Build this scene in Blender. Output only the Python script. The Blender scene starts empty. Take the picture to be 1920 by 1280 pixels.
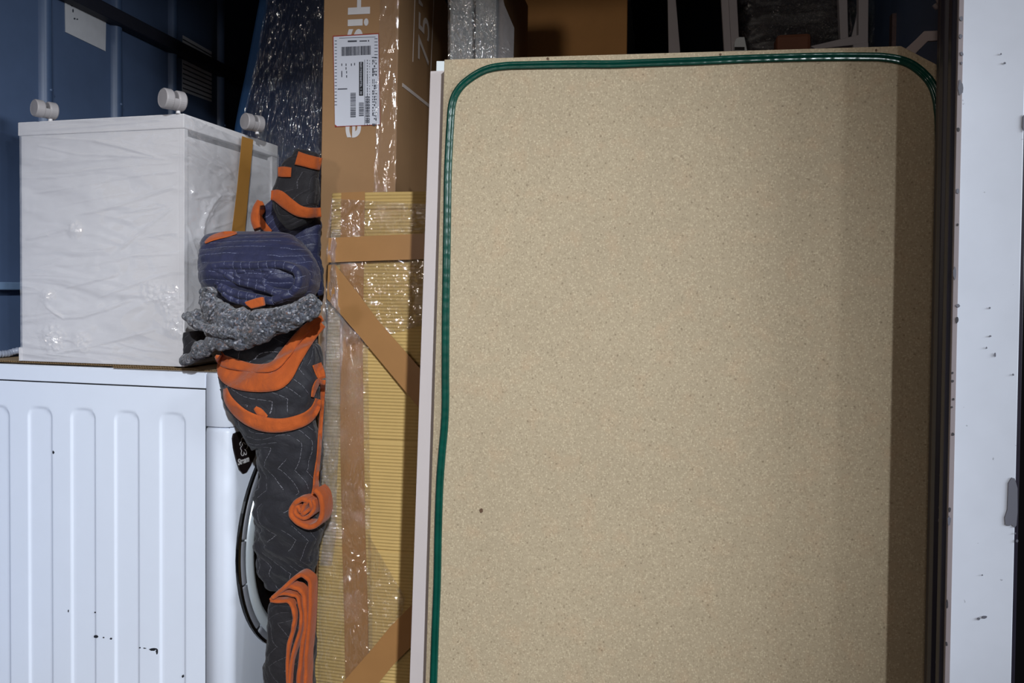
import bpy, bmesh, math, random
from mathutils import Vector, Matrix, noise
from mathutils.bvhtree import BVHTree

random.seed(7)
sc = bpy.context.scene
COL = sc.collection
R_ = math.radians

# ------------------------------------------------------------------ camera
F = 1450.0                      # focal length in pixels of a 1920 wide frame
SHIFT = -65.0
CAM = Vector((0.0, 0.0, 1.12))
ROT = (Matrix.Rotation(R_(11.0), 3, 'Z') @ Matrix.Rotation(R_(90 - 1.2), 3, 'X') @ Matrix.Rotation(R_(0.5), 3, 'Z'))
cam_d = bpy.data.cameras.new('camera')
cam_d.sensor_width = 36.0
cam_d.lens = F * 36.0 / 1920.0
cam_d.shift_y = SHIFT / 1920.0
cam_d.clip_start = 0.02
cam = bpy.data.objects.new('camera', cam_d)
cam.matrix_world = Matrix.Translation(CAM) @ ROT.to_4x4()
COL.objects.link(cam)
sc.camera = cam

# ------------------------------------------------------------------ world, lamps, exposure
world = bpy.data.worlds.new('night')
sc.world = world
world.use_nodes = True
bg = world.node_tree.nodes['Background']
bg.inputs[0].default_value = (1.0, 0.80, 0.68, 1)
bg.inputs[1].default_value = 0.13


def area_lamp(name, loc, target, sx, sy, power, color):
    d = bpy.data.lights.new(name, 'AREA')
    d.shape = 'RECTANGLE'
    d.size = sx
    d.size_y = sy
    d.energy = power
    d.color = color
    o = bpy.data.objects.new(name, d)
    o.location = loc
    o.rotation_euler = (Vector(target) - Vector(loc)).to_track_quat('-Z', 'Y').to_euler()
    COL.objects.link(o)
    return o


def spot_lamp(name, loc, target, cone, power, color, soft):
    d = bpy.data.lights.new(name, 'SPOT')
    d.energy = power
    d.color = color
    d.shadow_soft_size = soft
    d.spot_size = R_(cone)
    d.spot_blend = 1.0
    o = bpy.data.objects.new(name, d)
    o.location = loc
    o.rotation_euler = (Vector(target) - Vector(loc)).to_track_quat('-Z', 'Y').to_euler()
    COL.objects.link(o)


COOL = (0.90, 0.95, 1.0)
spot_lamp('flood_lamp', (1.50, -3.0, 3.0), (-1.05, 1.7, 0.45), 34.5, 1190, COOL, 0.06)
spot_lamp('flood_lamp', (2.30, -1.0, 2.5), (-0.95, 1.6, 0.75), 48, 75, COOL, 0.10)
area_lamp('yard_lamp', (4.2, -0.35, 2.1), (-0.5, 1.6, 0.8), 1.9, 0.5, 150, COOL)
spot_lamp('fill_lamp', (-1.30, -4.5, 1.9), (0.1, 1.8, 1.2), 60, 165, (1.0, 0.90, 0.82), 0.30)  # added weak frontal fill that lifts the carton and legs behind the board

sc.view_settings.view_transform = 'Standard'
sc.view_settings.look = 'None'
sc.view_settings.gamma = 1.0
sc.view_settings.use_curve_mapping = False
sc.view_settings.exposure = 0.0


# ------------------------------------------------------------------ helpers: points
def ray(px, py):
    return ROT @ Vector(((px - 960.0) / F, (640.0 - py + SHIFT) / F, -1.0))


def P(px, py, Y):
    d = ray(px, py)
    return CAM + d * (Y / d.y)


def PX(px, py, X):
    d = ray(px, py)
    return CAM + d * (X / d.x)


def PZ(px, py, Z):
    d = ray(px, py)
    return CAM + d * ((Z - CAM.z) / d.z)


def PP(px, py, p0, n):
    d = ray(px, py)
    return CAM + d * ((Vector(p0) - CAM).dot(n) / d.dot(n))


def sm(a, b, x):
    t = max(0.0, min(1.0, (x - a) / (b - a)))
    return t * t * (3 - 2 * t)


def catmull(pts, n):
    """pts: list of equal-length tuples -> n samples along a Catmull-Rom spline."""
    m = len(pts)
    out = []
    for i in range(n):
        t = i / (n - 1) * (m - 1)
        k = min(int(t), m - 2)
        f = t - k
        p0 = pts[max(k - 1, 0)]
        p1 = pts[k]
        p2 = pts[k + 1]
        p3 = pts[min(k + 2, m - 1)]
        out.append(tuple(0.5 * (2 * b + (c - a) * f + (2 * a - 5 * b + 4 * c - d) * f * f + (3 * b - a - 3 * c + d) * f ** 3)
                         for a, b, c, d in zip(p0, p1, p2, p3)))
    return out


# ------------------------------------------------------------------ helpers: materials
def lin(c):
    return tuple(((v / 255) / 12.92 if v / 255 <= 0.04045 else ((v / 255 + 0.055) / 1.055) ** 2.4) for v in c)


class NT:
    def __init__(self, name):
        self.m = bpy.data.materials.new(name)
        self.m.use_nodes = True
        self.t = self.m.node_tree
        self.t.nodes.clear()
        self.out = self.n('ShaderNodeOutputMaterial')

    def n(self, typ, **kw):
        nd = self.t.nodes.new(typ)
        for k, v in kw.items():
            setattr(nd, k, v)
        return nd

    def l(self, a, b):
        self.t.links.new(a, b)

    def coords(self, kind='Object', scale=(1, 1, 1), rot=(0, 0, 0)):
        tc = self.n('ShaderNodeTexCoord')
        mp = self.n('ShaderNodeMapping')
        mp.inputs['Scale'].default_value = scale
        mp.inputs['Rotation'].default_value = rot
        self.l(tc.outputs[kind], mp.inputs[0])
        return mp.outputs[0]

    def noise(self, vec, scale, detail=3, rough=0.6, dist=0.0):
        nd = self.n('ShaderNodeTexNoise')
        nd.inputs['Scale'].default_value = scale
        nd.inputs['Detail'].default_value = detail
        nd.inputs['Roughness'].default_value = rough
        nd.inputs['Distortion'].default_value = dist
        self.l(vec, nd.inputs['Vector'])
        return nd.outputs['Fac']

    def ramp(self, fac, stops, interp='LINEAR'):
        r = self.n('ShaderNodeValToRGB')
        r.color_ramp.interpolation = interp
        e = r.color_ramp.elements
        while len(e) < len(stops):
            e.new(0.5)
        for el, (p, c) in zip(e, stops):
            el.position = p
            el.color = (c[0], c[1], c[2], 1) if not isinstance(c, (int, float)) else (c, c, c, 1)
        self.l(fac, r.inputs[0])
        return r.outputs[0]

    def mix(self, fac, a, b, blend='MIX'):
        m = self.n('ShaderNodeMix', data_type='RGBA', blend_type=blend)
        for s, v in ((m.inputs[0], fac), (m.inputs[6], a), (m.inputs[7], b)):
            if isinstance(v, (int, float)):
                s.default_value = v
            elif isinstance(v, tuple):
                s.default_value = (v[0], v[1], v[2], 1)
            else:
                self.l(v, s)
        return m.outputs[2]

    def math(self, op, a, b=0.0, c=0.0):
        m = self.n('ShaderNodeMath', operation=op)
        for s, v in zip(m.inputs, (a, b, c)):
            if isinstance(v, (int, float)):
                s.default_value = v
            else:
                self.l(v, s)
        return m.outputs[0]

    def bump(self, h, strength=0.3, dist=0.002, normal=None):
        b = self.n('ShaderNodeBump')
        b.inputs['Strength'].default_value = strength
        b.inputs['Distance'].default_value = dist
        self.l(h, b.inputs['Height'])
        if normal is not None:
            self.l(normal, b.inputs['Normal'])
        return b.outputs[0]

    def bsdf(self, color, rough=0.6, metal=0.0, normal=None, spec=0.5, sheen=0.0, coat=0.0):
        p = self.n('ShaderNodeBsdfPrincipled')
        for s, v in ((p.inputs['Base Color'], color), (p.inputs['Roughness'], rough), (p.inputs['Metallic'], metal)):
            if isinstance(v, (int, float)):
                s.default_value = v
            elif isinstance(v, tuple):
                s.default_value = (v[0], v[1], v[2], 1)
            else:
                self.l(v, s)
        p.inputs['Specular IOR Level'].default_value = spec
        p.inputs['Sheen Weight'].default_value = sheen
        p.inputs['Coat Weight'].default_value = coat
        if normal is not None:
            self.l(normal, p.inputs['Normal'])
        return p.outputs[0]

    def done(self, sh):
        self.l(sh, self.out.inputs[0])
        return self.m


def mat_plain(name, rgb, rough=0.6, metal=0.0, var=0.08, scale=9.0, bump=0.0, bscale=300, spec=0.5, coat=0.0):
    t = NT(name)
    v = t.coords()
    c = lin(rgb)
    f = t.noise(v, scale, 4, 0.65)
    col = t.ramp(f, [(0.25, tuple(x * (1 - var) for x in c)), (0.75, tuple(min(1, x * (1 + var)) for x in c))])
    nrm = t.bump(t.noise(v, bscale, 2), bump, 0.001) if bump else None
    return t.done(t.bsdf(col, rough, metal, nrm, spec, coat=coat))


def mat_particle():
    t = NT('particleboard')
    v = t.coords()
    base = lin((160, 146, 122))
    big = t.noise(v, 3.5, 3)
    col = t.ramp(big, [(0.3, tuple(x * 0.95 for x in base)), (0.7, tuple(x * 1.05 for x in base))])
    warm = t.ramp(t.noise(v, 22, 3), [(0.52, 0.0), (0.72, 1.0)])
    wf = t.math('MULTIPLY', warm, 0.35)
    col = t.mix(wf, col, lin((172, 146, 118)))
    rot = t.noise(v, 60, 1)
    for sc_, thr, c, amt, sy in ((170, 0.15, (204, 190, 162), 0.42, 1.7), (210, 0.16, (128, 114, 92), 0.50, 0.7), (330, 0.24, (140, 126, 102), 0.5, 1.2),
                                 (300, 0.2, (194, 180, 152), 0.4, 0.6), (75, 0.075, (100, 84, 64), 0.5, 1.0)):
        vo = t.n('ShaderNodeTexVoronoi')
        vo.inputs['Scale'].default_value = sc_
        wv = t.n('ShaderNodeMapping')
        wv.inputs['Scale'].default_value = (1, 1, sy)
        wv.inputs['Rotation'].default_value = (0, sc_ * 0.01, 0)
        t.l(v, wv.inputs[0])
        t.l(wv.outputs[0], vo.inputs['Vector'])
        sel = t.n('ShaderNodeSeparateColor')
        t.l(vo.outputs['Color'], sel.inputs[0])
        a = t.math('LESS_THAN', sel.outputs[0], 0.42)
        b = t.ramp(vo.outputs['Distance'], [(thr * 1.2, 1.0), (thr * 2.6, 0.0)])
        col = t.mix(t.math('MULTIPLY', t.math('MULTIPLY', a, b), amt), col, lin(c))
    nr = t.bump(t.noise(v, 420, 3, 0.7), 0.35, 0.0012)
    return t.done(t.bsdf(col, 0.7, 0, nr, 0.3))


def mat_film(name, stretch=(1, 1, 1), scale=60, strength=0.8, fac=0.16, rough=0.1, haze=0.04, dist=0.004, rot=(0, 0, 0), big=14, tint=(1, 1, 1), crumple=0.5, fine=0.5):
    """clear stretch film: mostly transparent, glossy wrinkles."""
    t = NT(name)
    v = t.coords(scale=stretch, rot=rot)
    n1 = t.noise(v, scale, 3, 0.55, 0.6)
    n2 = t.noise(v, big, 2, 0.5, 1.2)
    ridge = t.math('ABSOLUTE', t.math('SUBTRACT', n2, 0.5))
    h = t.math('ADD', t.math('MULTIPLY', n1, fine), t.math('MULTIPLY', ridge, -2.2))
    msk = t.ramp(t.noise(t.coords(), 6.5, 2), [(0.5, 0.0), (0.62, 1.0)])
    n3 = t.noise(v, scale * 3.2, 3, 0.6, 1.0)
    h = t.math('ADD', h, t.math('MULTIPLY', t.math('MULTIPLY', n3, msk), crumple))
    nr = t.bump(h, strength, dist)
    gl = t.n('ShaderNodeBsdfGlossy')
    gl.inputs['Roughness'].default_value = rough
    gl.inputs['Color'].default_value = (1, 1, 1, 1)
    t.l(nr, gl.inputs['Normal'])
    tr = t.n('ShaderNodeBsdfTransparent')
    tr.inputs['Color'].default_value = (tint[0], tint[1], tint[2], 1)
    df = t.n('ShaderNodeBsdfDiffuse')
    df.inputs['Color'].default_value = (0.9, 0.9, 0.95, 1)
    t.l(nr, df.inputs['Normal'])
    m1 = t.n('ShaderNodeMixShader')
    m1.inputs[0].default_value = haze
    t.l(tr.outputs[0], m1.inputs[1])
    t.l(df.outputs[0], m1.inputs[2])
    m2 = t.n('ShaderNodeMixShader')
    m2.inputs[0].default_value = fac
    t.l(m1.outputs[0], m2.inputs[1])
    t.l(gl.outputs[0], m2.inputs[2])
    return t.done(m2.outputs[0])


def mat_quilt(name, rgb, stitch=(150, 150, 160), spacing=0.032, amp=0.024, period=0.11, rough=0.75, along=False):
    """padded blanket cloth with zig-zag rows of pale machine stitching (UV in metres)."""
    t = NT(name)
    uv = t.n('ShaderNodeUVMap')
    sep = t.n('ShaderNodeSeparateXYZ')
    wob = t.n('ShaderNodeTexNoise')
    wob.inputs['Scale'].default_value = 9
    t.l(uv.outputs[0], wob.inputs['Vector'])
    t.l(uv.outputs[0], sep.inputs[0])
    ca, cb = (sep.outputs[1], sep.outputs[0]) if along else (sep.outputs[0], sep.outputs[1])
    tri = t.math('PINGPONG', t.math('DIVIDE', cb, period), 0.5)
    w = t.math('ADD', ca, t.math('MULTIPLY', tri, amp * 4))
    w = t.math('ADD', w, t.math('MULTIPLY', wob.outputs['Fac'], 0.02))
    d = t.math('PINGPONG', w, spacing / 2)
    line = t.math('LESS_THAN', d, 0.0006)
    dash = t.math('GREATER_THAN', t.math('PINGPONG', cb, 0.004), 0.0009)
    patch = t.math('GREATER_THAN', t.noise(uv.outputs[0], 14, 2), 0.44)
    line = t.math('MULTIPLY', t.math('MULTIPLY', line, dash), patch)
    v = t.coords()
    c = lin(rgb)
    f = t.noise(v, 30, 4)
    col = t.ramp(f, [(0.25, tuple(x * 0.75 for x in c)), (0.75, tuple(x * 1.25 for x in c))])
    col = t.mix(t.math('MULTIPLY', line, 0.55), col, lin(stitch))
    puff = t.ramp(d, [(0.0, 0.0), (spacing / 2.0, 1.0)])
    pf = t.math('MULTIPLY', t.math('POWER', t.math('DIVIDE', d, spacing / 2), 0.5), 1.0)
    nr = t.bump(pf, 0.35, 0.004)
    nr = t.bump(t.noise(v, 45, 4, 0.6, 0.8), 0.5, 0.006, nr)
    return t.done(t.bsdf(col, rough, 0, nr, 0.35, sheen=0.1))


def mat_orange():
    t = NT('orange_binding')
    v = t.coords()
    c = lin((172, 82, 34))
    f = t.noise(v, 25, 5, 0.7)
    col = t.ramp(f, [(0.25, tuple(x * 0.82 for x in c)), (0.75, tuple(x * 1.1 for x in c))])
    nr = t.bump(t.noise(v, 70, 4, 0.6, 1.0), 0.6, 0.003)
    nr = t.bump(t.noise(v, 900, 1), 0.2, 0.0006, nr)
    return t.done(t.bsdf(col, 0.85, 0, nr, 0.2, sheen=0.2))


def mat_felt():
    t = NT('recycled_felt')
    v = t.coords()
    vo = t.n('ShaderNodeTexVoronoi')
    vo.inputs['Scale'].default_value = 240
    wv = t.n('ShaderNodeMapping')
    t.l(v, wv.inputs[0])
    t.l(wv.outputs[0], vo.inputs['Vector'])
    s = t.n('ShaderNodeSeparateColor')
    t.l(vo.outputs['Color'], s.inputs[0])
    col = t.ramp(s.outputs[0], [(0.0, lin((34, 36, 44))), (0.3, lin((84, 88, 100))), (0.6, lin((120, 126, 140))), (0.78, lin((92, 78, 78))), (0.88, lin((190, 194, 204))), (1.0, lin((120, 88, 76)))])
    col = t.mix(t.ramp(t.noise(v, 90, 4, 0.7), [(0.36, 0.0), (0.66, 0.85)]), col, lin((26, 27, 33)))
    nr = t.bump(t.noise(v, 260, 4, 0.75), 0.9, 0.004)
    return t.done(t.bsdf(col, 0.95, 0, nr, 0.1, sheen=0.3))


def mat_carton(name, rgb, rough=0.7, lines=0.0):
    t = NT(name)
    v = t.coords()
    c = lin(rgb)
    f = t.noise(v, 5, 4)
    col = t.ramp(f, [(0.3, tuple(x * 0.92 for x in c)), (0.7, tuple(x * 1.06 for x in c))])
    col = t.mix(t.math('MULTIPLY', t.noise(v, 260, 2), 0.18), col, tuple(x * 0.6 for x in c))
    nr = t.bump(t.noise(v, 40, 3), 0.15, 0.002)
    return t.done(t.bsdf(col, rough, 0, nr, 0.3))


def mat_white_pillar():
    t = NT('chipped_white_paint')
    v = t.coords()
    c = lin((196, 203, 217))
    f = t.noise(v, 6, 4)
    col = t.ramp(f, [(0.3, tuple(x * 0.94 for x in c)), (0.7, tuple(x * 1.04 for x in c))])
    sp = t.ramp(t.noise(v, 75, 2, 0.5), [(0.755, 0.0), (0.775, 1.0)])
    col = t.mix(t.math('MULTIPLY', sp, 0.55), col, lin((120, 124, 134)))
    return t.done(t.bsdf(col, 0.45, 0, t.bump(t.noise(v, 12, 2), 0.1, 0.003), 0.4))


MT = {}
MT['board'] = mat_particle()
MT['board_edge'] = mat_carton('board_edge', (196, 170, 126))
MT['film_cab'] = mat_film('film_on_cabinet', (0.55, 1, 2.4), 9, 0.9, 0.11, 0.12, 0.26, 0.016, (0, 0.28, 0), 3.6, crumple=0.22, fine=0.25)
MT['film_cab_side'] = mat_film('film_on_cabinet_side', (1, 0.8, 1.8), 10, 1.0, 0.11, 0.12, 0.28, 0.016, (0.8, 0, 0), 5, crumple=0.3, fine=0.3)
MT['film_box'] = mat_film('film_on_wrapped_box', (1.5, 1, 0.8), 26, 1.0, 0.19, 0.075, 0.02, 0.014, (0, 0.6, 0), 11, crumple=1.0)
MT['film_edge'] = mat_film('film_bunched', (3.0, 3, 0.8), 40, 1.0, 0.24, 0.10, 0.14, 0.010, (0, 0.1, 0), 16)
MT['film_tv'] = mat_film('film_on_carton', (1.5, 1.5, 0.5), 30, 0.9, 0.10, 0.10, 0.02, 0.006, (0, 0, 0), 12)
MT['film_blue'] = mat_film('film_on_mattress', (3.4, 1, 0.30), 20, 1.0, 0.17, 0.085, 0.015, 0.014, (0, -0.18, 0), 9)
MT['film_panels'] = mat_film('film_on_panels', (1.3, 1, 0.7), 45, 1.0, 0.34, 0.10, 0.12, 0.012, (0, -0.5, 0), 22)
MT['film_black'] = mat_film('film_black', (1.5, 1, 1.0), 70, 1.0, 0.14, 0.13, 0.0, 0.010, (0, 0.9, 0), 40)
MT['green'] = None
MT['white_lam'] = mat_plain('white_laminate', (214, 212, 214), 0.45, var=0.02)
MT['white_panel'] = mat_plain('grey_white_panel', (196, 188, 188), 0.5, var=0.03)
MT['white_panel_b'] = mat_plain('cool_white_panel', (206, 214, 218), 0.4, var=0.03)
MT['washer'] = mat_plain('white_enamel', (220, 228, 243), 0.38, var=0.015, spec=0.4)
MT['washer_dark'] = mat_plain('washer_gap', (70, 76, 86), 0.6)
MT['ring_grey'] = mat_plain('door_ring_grey', (112, 115, 123), 0.5, var=0.04)
MT['chrome'] = mat_plain('satin_chrome', (196, 206, 214), 0.3, 0.35, var=0.03)
MT['black_gloss'] = mat_plain('black_gloss', (8, 8, 10), 0.12, spec=0.6)
MT['black'] = mat_plain('black_matt', (12, 12, 14), 0.7)
MT['sticker_black'] = mat_plain('sticker_black', (24, 17, 20), 0.4)
MT['print_white'] = mat_plain('print_white', (205, 203, 205), 0.6)
MT['print_grey'] = mat_plain('print_grey', (214, 200, 192), 0.6)
MT['print_black'] = mat_plain('print_black', (60, 64, 76), 0.6)
MT['ink'] = mat_plain('ink_black', (28, 30, 38), 0.6)
MT['label_white'] = mat_plain('label_white', (208, 212, 224), 0.5, var=0.03)
MT['label_red'] = mat_plain('label_red', (150, 42, 30), 0.6)
MT['carton'] = mat_carton('brown_carton', (160, 124, 88))
MT['carton_side'] = mat_carton('brown_carton_dark', (150, 118, 86))
MT['carton_back'] = mat_carton('plain_carton', (220, 163, 100))
MT['corrugated'] = mat_carton('kraft_corrugated', (194, 164, 104))
MT['corr_sheet'] = mat_carton('cardboard_liner', (168, 142, 108))
MT['tape'] = mat_plain('brown_tape', (160, 117, 72), 0.35, var=0.05, scale=14, spec=0.4)
MT['tape_ochre'] = mat_plain('ochre_tape', (172, 124, 62), 0.4, var=0.06, scale=14)
MT['caster'] = mat_plain('grey_caster_plastic', (158, 154, 156), 0.5, var=0.04)
MT['gap_dark'] = mat_plain('dark_gap_shade', (40, 38, 42), 0.6)
MT['blue_wall'] = mat_plain('slate_blue_paint', (75, 93, 124), 0.5, var=0.12, scale=4, bump=0.05, bscale=60)
MT['blue_rail'] = mat_plain('blue_rail_paint', (70, 90, 122), 0.4, var=0.1, scale=12)
MT['rail_dark'] = mat_plain('dark_rail_paint', (30, 32, 44), 0.6, var=0.1)
MT['rail_light'] = mat_plain('pale_blue_rail', (104, 128, 158), 0.5, var=0.1, scale=14)
MT['sticker_paper'] = mat_plain('sticker_paper', (196, 198, 204), 0.6, var=0.05, scale=30)
MT['mattress'] = mat_plain('blue_mattress_cover', (52, 92, 140), 0.6, var=0.1)
MT['navy_film'] = mat_plain('dark_blue_cover', (40, 58, 92), 0.5, var=0.15)
MT['charcoal'] = mat_quilt('charcoal_quilt', (36, 36, 42))
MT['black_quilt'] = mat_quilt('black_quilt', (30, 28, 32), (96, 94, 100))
MT['navy'] = mat_quilt('navy_quilt', (42, 45, 73), (130, 136, 166), spacing=0.022, amp=0.006, period=0.2, rough=0.5, along=True)
MT['orange'] = mat_orange()
MT['felt'] = mat_felt()
MT['jamb'] = mat_plain('black_blue_paint', (34, 32, 44), 0.3, var=0.15, scale=20, spec=0.5)
MT['jamb_strip'] = mat_plain('grey_strip', (130, 122, 126), 0.6, var=0.08)
MT['pillar'] = mat_white_pillar()
MT['chip'] = mat_plain('bare_chip', (92, 94, 106), 0.6, var=0.1)
MT['chip_dark'] = mat_plain('rust_chip', (48, 46, 52), 0.7, var=0.2)
MT['floor'] = mat_plain('truck_floor', (70, 60, 52), 0.7, var=0.2)
MT['ground'] = mat_plain('asphalt', (50, 50, 52), 0.9, var=0.2, bump=0.3)
MT['ceiling'] = mat_plain('ceiling_paint', (52, 62, 84), 0.6)
MT['leg_grey'] = mat_plain('grey_painted_steel', (170, 166, 170), 0.5, var=0.04)
MT['bracket'] = mat_plain('bent_steel', (150, 138, 138), 0.55, var=0.08)
MT['black_wrap'] = mat_plain('black_wrap', (26, 25, 32), 0.45, var=0.3, scale=30)
MT['rust_box'] = mat_plain('rust_box', (120, 76, 56), 0.7)
MT['hose'] = mat_plain('grey_hose', (150, 158, 176), 0.4)
MT['nail'] = mat_plain('knot', (84, 62, 44), 0.8)


def mat_green():
    t = NT('green_rubber')
    uv = t.n('ShaderNodeUVMap')
    sep = t.n('ShaderNodeSeparateXYZ')
    t.l(uv.outputs[0], sep.inputs[0])
    nz = t.n('ShaderNodeTexNoise')
    nz.inputs['Scale'].default_value = 30
    t.l(uv.outputs[0], nz.inputs['Vector'])
    v = t.coords()
    f = t.noise(v, 20, 3)
    c = lin((6, 60, 50))
    col = t.ramp(f, [(0.3, tuple(x * 0.85 for x in c)), (0.7, tuple(x * 1.1 for x in c))])
    rib = t.math('SINE', t.math('MULTIPLY', t.math('ADD', sep.outputs[1], t.math('MULTIPLY', nz.outputs['Fac'], 0.03)), 300.0))
    nr = t.bump(t.math('ADD', t.math('MULTIPLY', rib, 0.5), t.math('MULTIPLY', nz.outputs['Fac'], 2.0)), 0.22, 0.0012)
    return t.done(t.bsdf(col, 0.22, 0, nr, 0.45))


MT['green'] = mat_green()


# ------------------------------------------------------------------ helpers: objects
BASE = {}


def empty(name, label, cat, loc, rotz=0.0, group=None):
    o = bpy.data.objects.new(name, None)
    o.empty_display_size = 0.05
    o.location = loc
    o.rotation_euler = (0, 0, rotz)
    COL.objects.link(o)
    tag(o, label, cat, group)
    BASE[o.name] = (Matrix.Translation(Vector(loc)) @ Matrix.Rotation(rotz, 4, 'Z')).inverted()
    return o


def tag(o, label, cat=None, group=None):
    if label:
        o['label'] = label
    if cat:
        o['category'] = cat
    if group:
        o['group'] = group


class MB:
    """collects world-space geometry, then links it as ONE mesh object."""

    def __init__(self):
        self.v = []
        self.f = []
        self.uv = []      # per vertex uv (optional)
        self.mi = []

    def add(self, verts, faces, uvs=None, mi=0):
        o = len(self.v)
        self.v += [Vector(p) for p in verts]
        self.f += [tuple(i + o for i in fc) for fc in faces]
        self.mi += [mi] * len(faces)
        self.uv += list(uvs) if uvs else [(0, 0)] * len(verts)

    def box(self, lo, hi, M=None, mi=0):
        x0, y0, z0 = lo
        x1, y1, z1 = hi
        vs = [Vector(p) for p in ((x0, y0, z0), (x1, y0, z0), (x1, y1, z0), (x0, y1, z0), (x0, y0, z1), (x1, y0, z1), (x1, y1, z1), (x0, y1, z1))]
        if M:
            vs = [M @ p for p in vs]
        self.add(vs, [(0, 3, 2, 1), (4, 5, 6, 7), (0, 1, 5, 4), (1, 2, 6, 5), (2, 3, 7, 6), (3, 0, 4, 7)], mi=mi)

    def slab(self, poly, off, mi=0):
        """prism: planar polygon (front, listed so that its back lies at +off)."""
        n = len(poly)
        off = Vector(off)
        vs = [Vector(p) for p in poly] + [Vector(p) + off for p in poly]
        fs = [tuple(range(n)), tuple(range(2 * n - 1, n - 1, -1))]
        fs += [(i, i + n, (i + 1) % n + n, (i + 1) % n) for i in range(n)]
        self.add(vs, fs, mi=mi)

    def grid(self, pts, nu, nv, uvs=None, closed_u=False, mi=0):
        fs = []
        for j in range(nv - 1):
            for i in range(nu - (0 if closed_u else 1)):
                a = j * nu + i
                b = j * nu + (i + 1) % nu
                fs.append((a, b, b + nu, a + nu))
        self.add(pts, fs, uvs, mi)

    def tube(self, path, r, n=10, cap=True):
        path = [Vector(p) for p in path]
        m = len(path)
        pts, uvs = [], []
        up = Vector((0, 1, 0.01)).normalized()
        s = 0.0
        for k, p in enumerate(path):
            t = (path[min(k + 1, m - 1)] - path[max(k - 1, 0)]).normalized()
            if abs(t.dot(up)) > 0.95:
                up = Vector((0, 0.1, 1)).normalized()
            a = t.cross(up).normalized()
            b = a.cross(t).normalized()
            rr = r(k / (m - 1)) if callable(r) else r
            if k:
                s += (p - path[k - 1]).length
            for i in range(n):
                an = 2 * math.pi * i / n
                pts.append(p + a * (rr * math.cos(an)) + b * (rr * math.sin(an)))
                uvs.append((an * rr, s))
        o = len(self.v)
        self.grid(pts, n, m, uvs, True)
        if cap:
            self.f.append(tuple(o + i for i in range(n))[::-1])
            self.f.append(tuple(o + (m - 1) * n + i for i in range(n)))
            self.mi += [0, 0]

    def lathe(self, c, axis, e1, e2, prof, n=48, a0=0.0, a1=2 * math.pi, capends=False):
        """prof: (radius, offset along axis) pairs."""
        full = abs(a1 - a0 - 2 * math.pi) < 1e-6
        m = len(prof)
        cnt = n if full else n + 1
        pts = []
        for r, h in prof:
            for i in range(cnt):
                a = a0 + (a1 - a0) * i / n
                pts.append(Vector(c) + Vector(axis) * h + (Vector(e1) * math.cos(a) + Vector(e2) * math.sin(a)) * r)
        o = len(self.v)
        self.grid(pts, cnt, m, None, full)
        if capends and not full:
            self.f.append(tuple(o + j * cnt for j in range(m)))
            self.f.append(tuple(o + j * cnt + n for j in range(m))[::-1])
            self.mi += [0, 0]

    def build(self, name, mats, parent=None, base=None, smooth=False, bevel=0.0, label=None, inv=None, fixn=True):
        me = bpy.data.meshes.new(name)
        if parent is not None:
            root = parent
            while root.parent is not None:
                root = root.parent
            M = BASE[root.name]
        elif base is not None:
            M = Matrix.Translation(-Vector(base))
        else:
            M = Matrix.Identity(4)
        me.from_pydata([tuple(M @ p) for p in self.v], [], self.f)
        uvl = me.uv_layers.new(name='UVMap')
        for lp in me.loops:
            uvl.data[lp.index].uv = self.uv[lp.vertex_index]
        if fixn:
            bm = bmesh.new()
            bm.from_mesh(me)
            bmesh.ops.recalc_face_normals(bm, faces=bm.faces[:])
            bm.to_mesh(me)
            bm.free()
        if not isinstance(mats, (list, tuple)):
            mats = [mats]
        for m in mats:
            me.materials.append(m)
        for p, k in zip(me.polygons, self.mi):
            p.material_index = k
            p.use_smooth = smooth
        o = bpy.data.objects.new(name, me)
        COL.objects.link(o)
        if parent is not None:
            o.parent = parent
        elif base is not None:
            o.location = base
        if parent is None:
            BASE[o.name] = M
        if bevel:
            b = o.modifiers.new('bevel', 'BEVEL')
            b.width = bevel
            b.segments = 2
            b.limit_method = 'ANGLE'
            b.harden_normals = False
        if label:
            o['label'] = label
        return o

    def bvh(self):
        return BVHTree.FromPolygons([tuple(p) for p in self.v], self.f)


def struct(name, mb, m, smooth=False, bevel=0.0, base=None):
    o = mb.build(name, m, None, base, smooth, bevel)
    o['kind'] = 'structure'
    return o


def text_mesh(name, body, size, M, m, parent, offset=0.0, extrude=0.0003, bold=0.0, sx=1.0, fit=0.0):
    cu = bpy.data.curves.new(name, 'FONT')
    cu.body = body
    cu.size = size
    cu.extrude = extrude
    cu.offset = bold
    tmp = bpy.data.objects.new(name + '_tmp', cu)
    COL.objects.link(tmp)
    dg = bpy.context.evaluated_depsgraph_get()
    me = bpy.data.meshes.new_from_object(tmp.evaluated_get(dg))
    bpy.data.objects.remove(tmp)
    bpy.data.curves.remove(cu)
    root = parent
    while root.parent is not None:
        root = root.parent
    if fit:
        xs_ = [v.co.x for v in me.vertices]
        sx = fit / (max(xs_) - min(xs_))
        me.transform(Matrix.Translation((-min(xs_), 0, 0)))
    me.transform(Matrix.Diagonal((sx, 1, 1, 1)))
    me.transform(BASE[root.name] @ M)
    me.name = name
    me.materials.clear()
    me.materials.append(m)
    o = bpy.data.objects.new(name, me)
    COL.objects.link(o)
    o.parent = parent
    return o


def frame_mat(origin, ex, ey):
    ex = Vector(ex).normalized()
    ey = Vector(ey)
    ey = (ey - ex * ey.dot(ex)).normalized()
    ez = ex.cross(ey)
    M = Matrix((ex, ey, ez)).transposed().to_4x4()
    return Matrix.Translation(Vector(origin)) @ M


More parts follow.
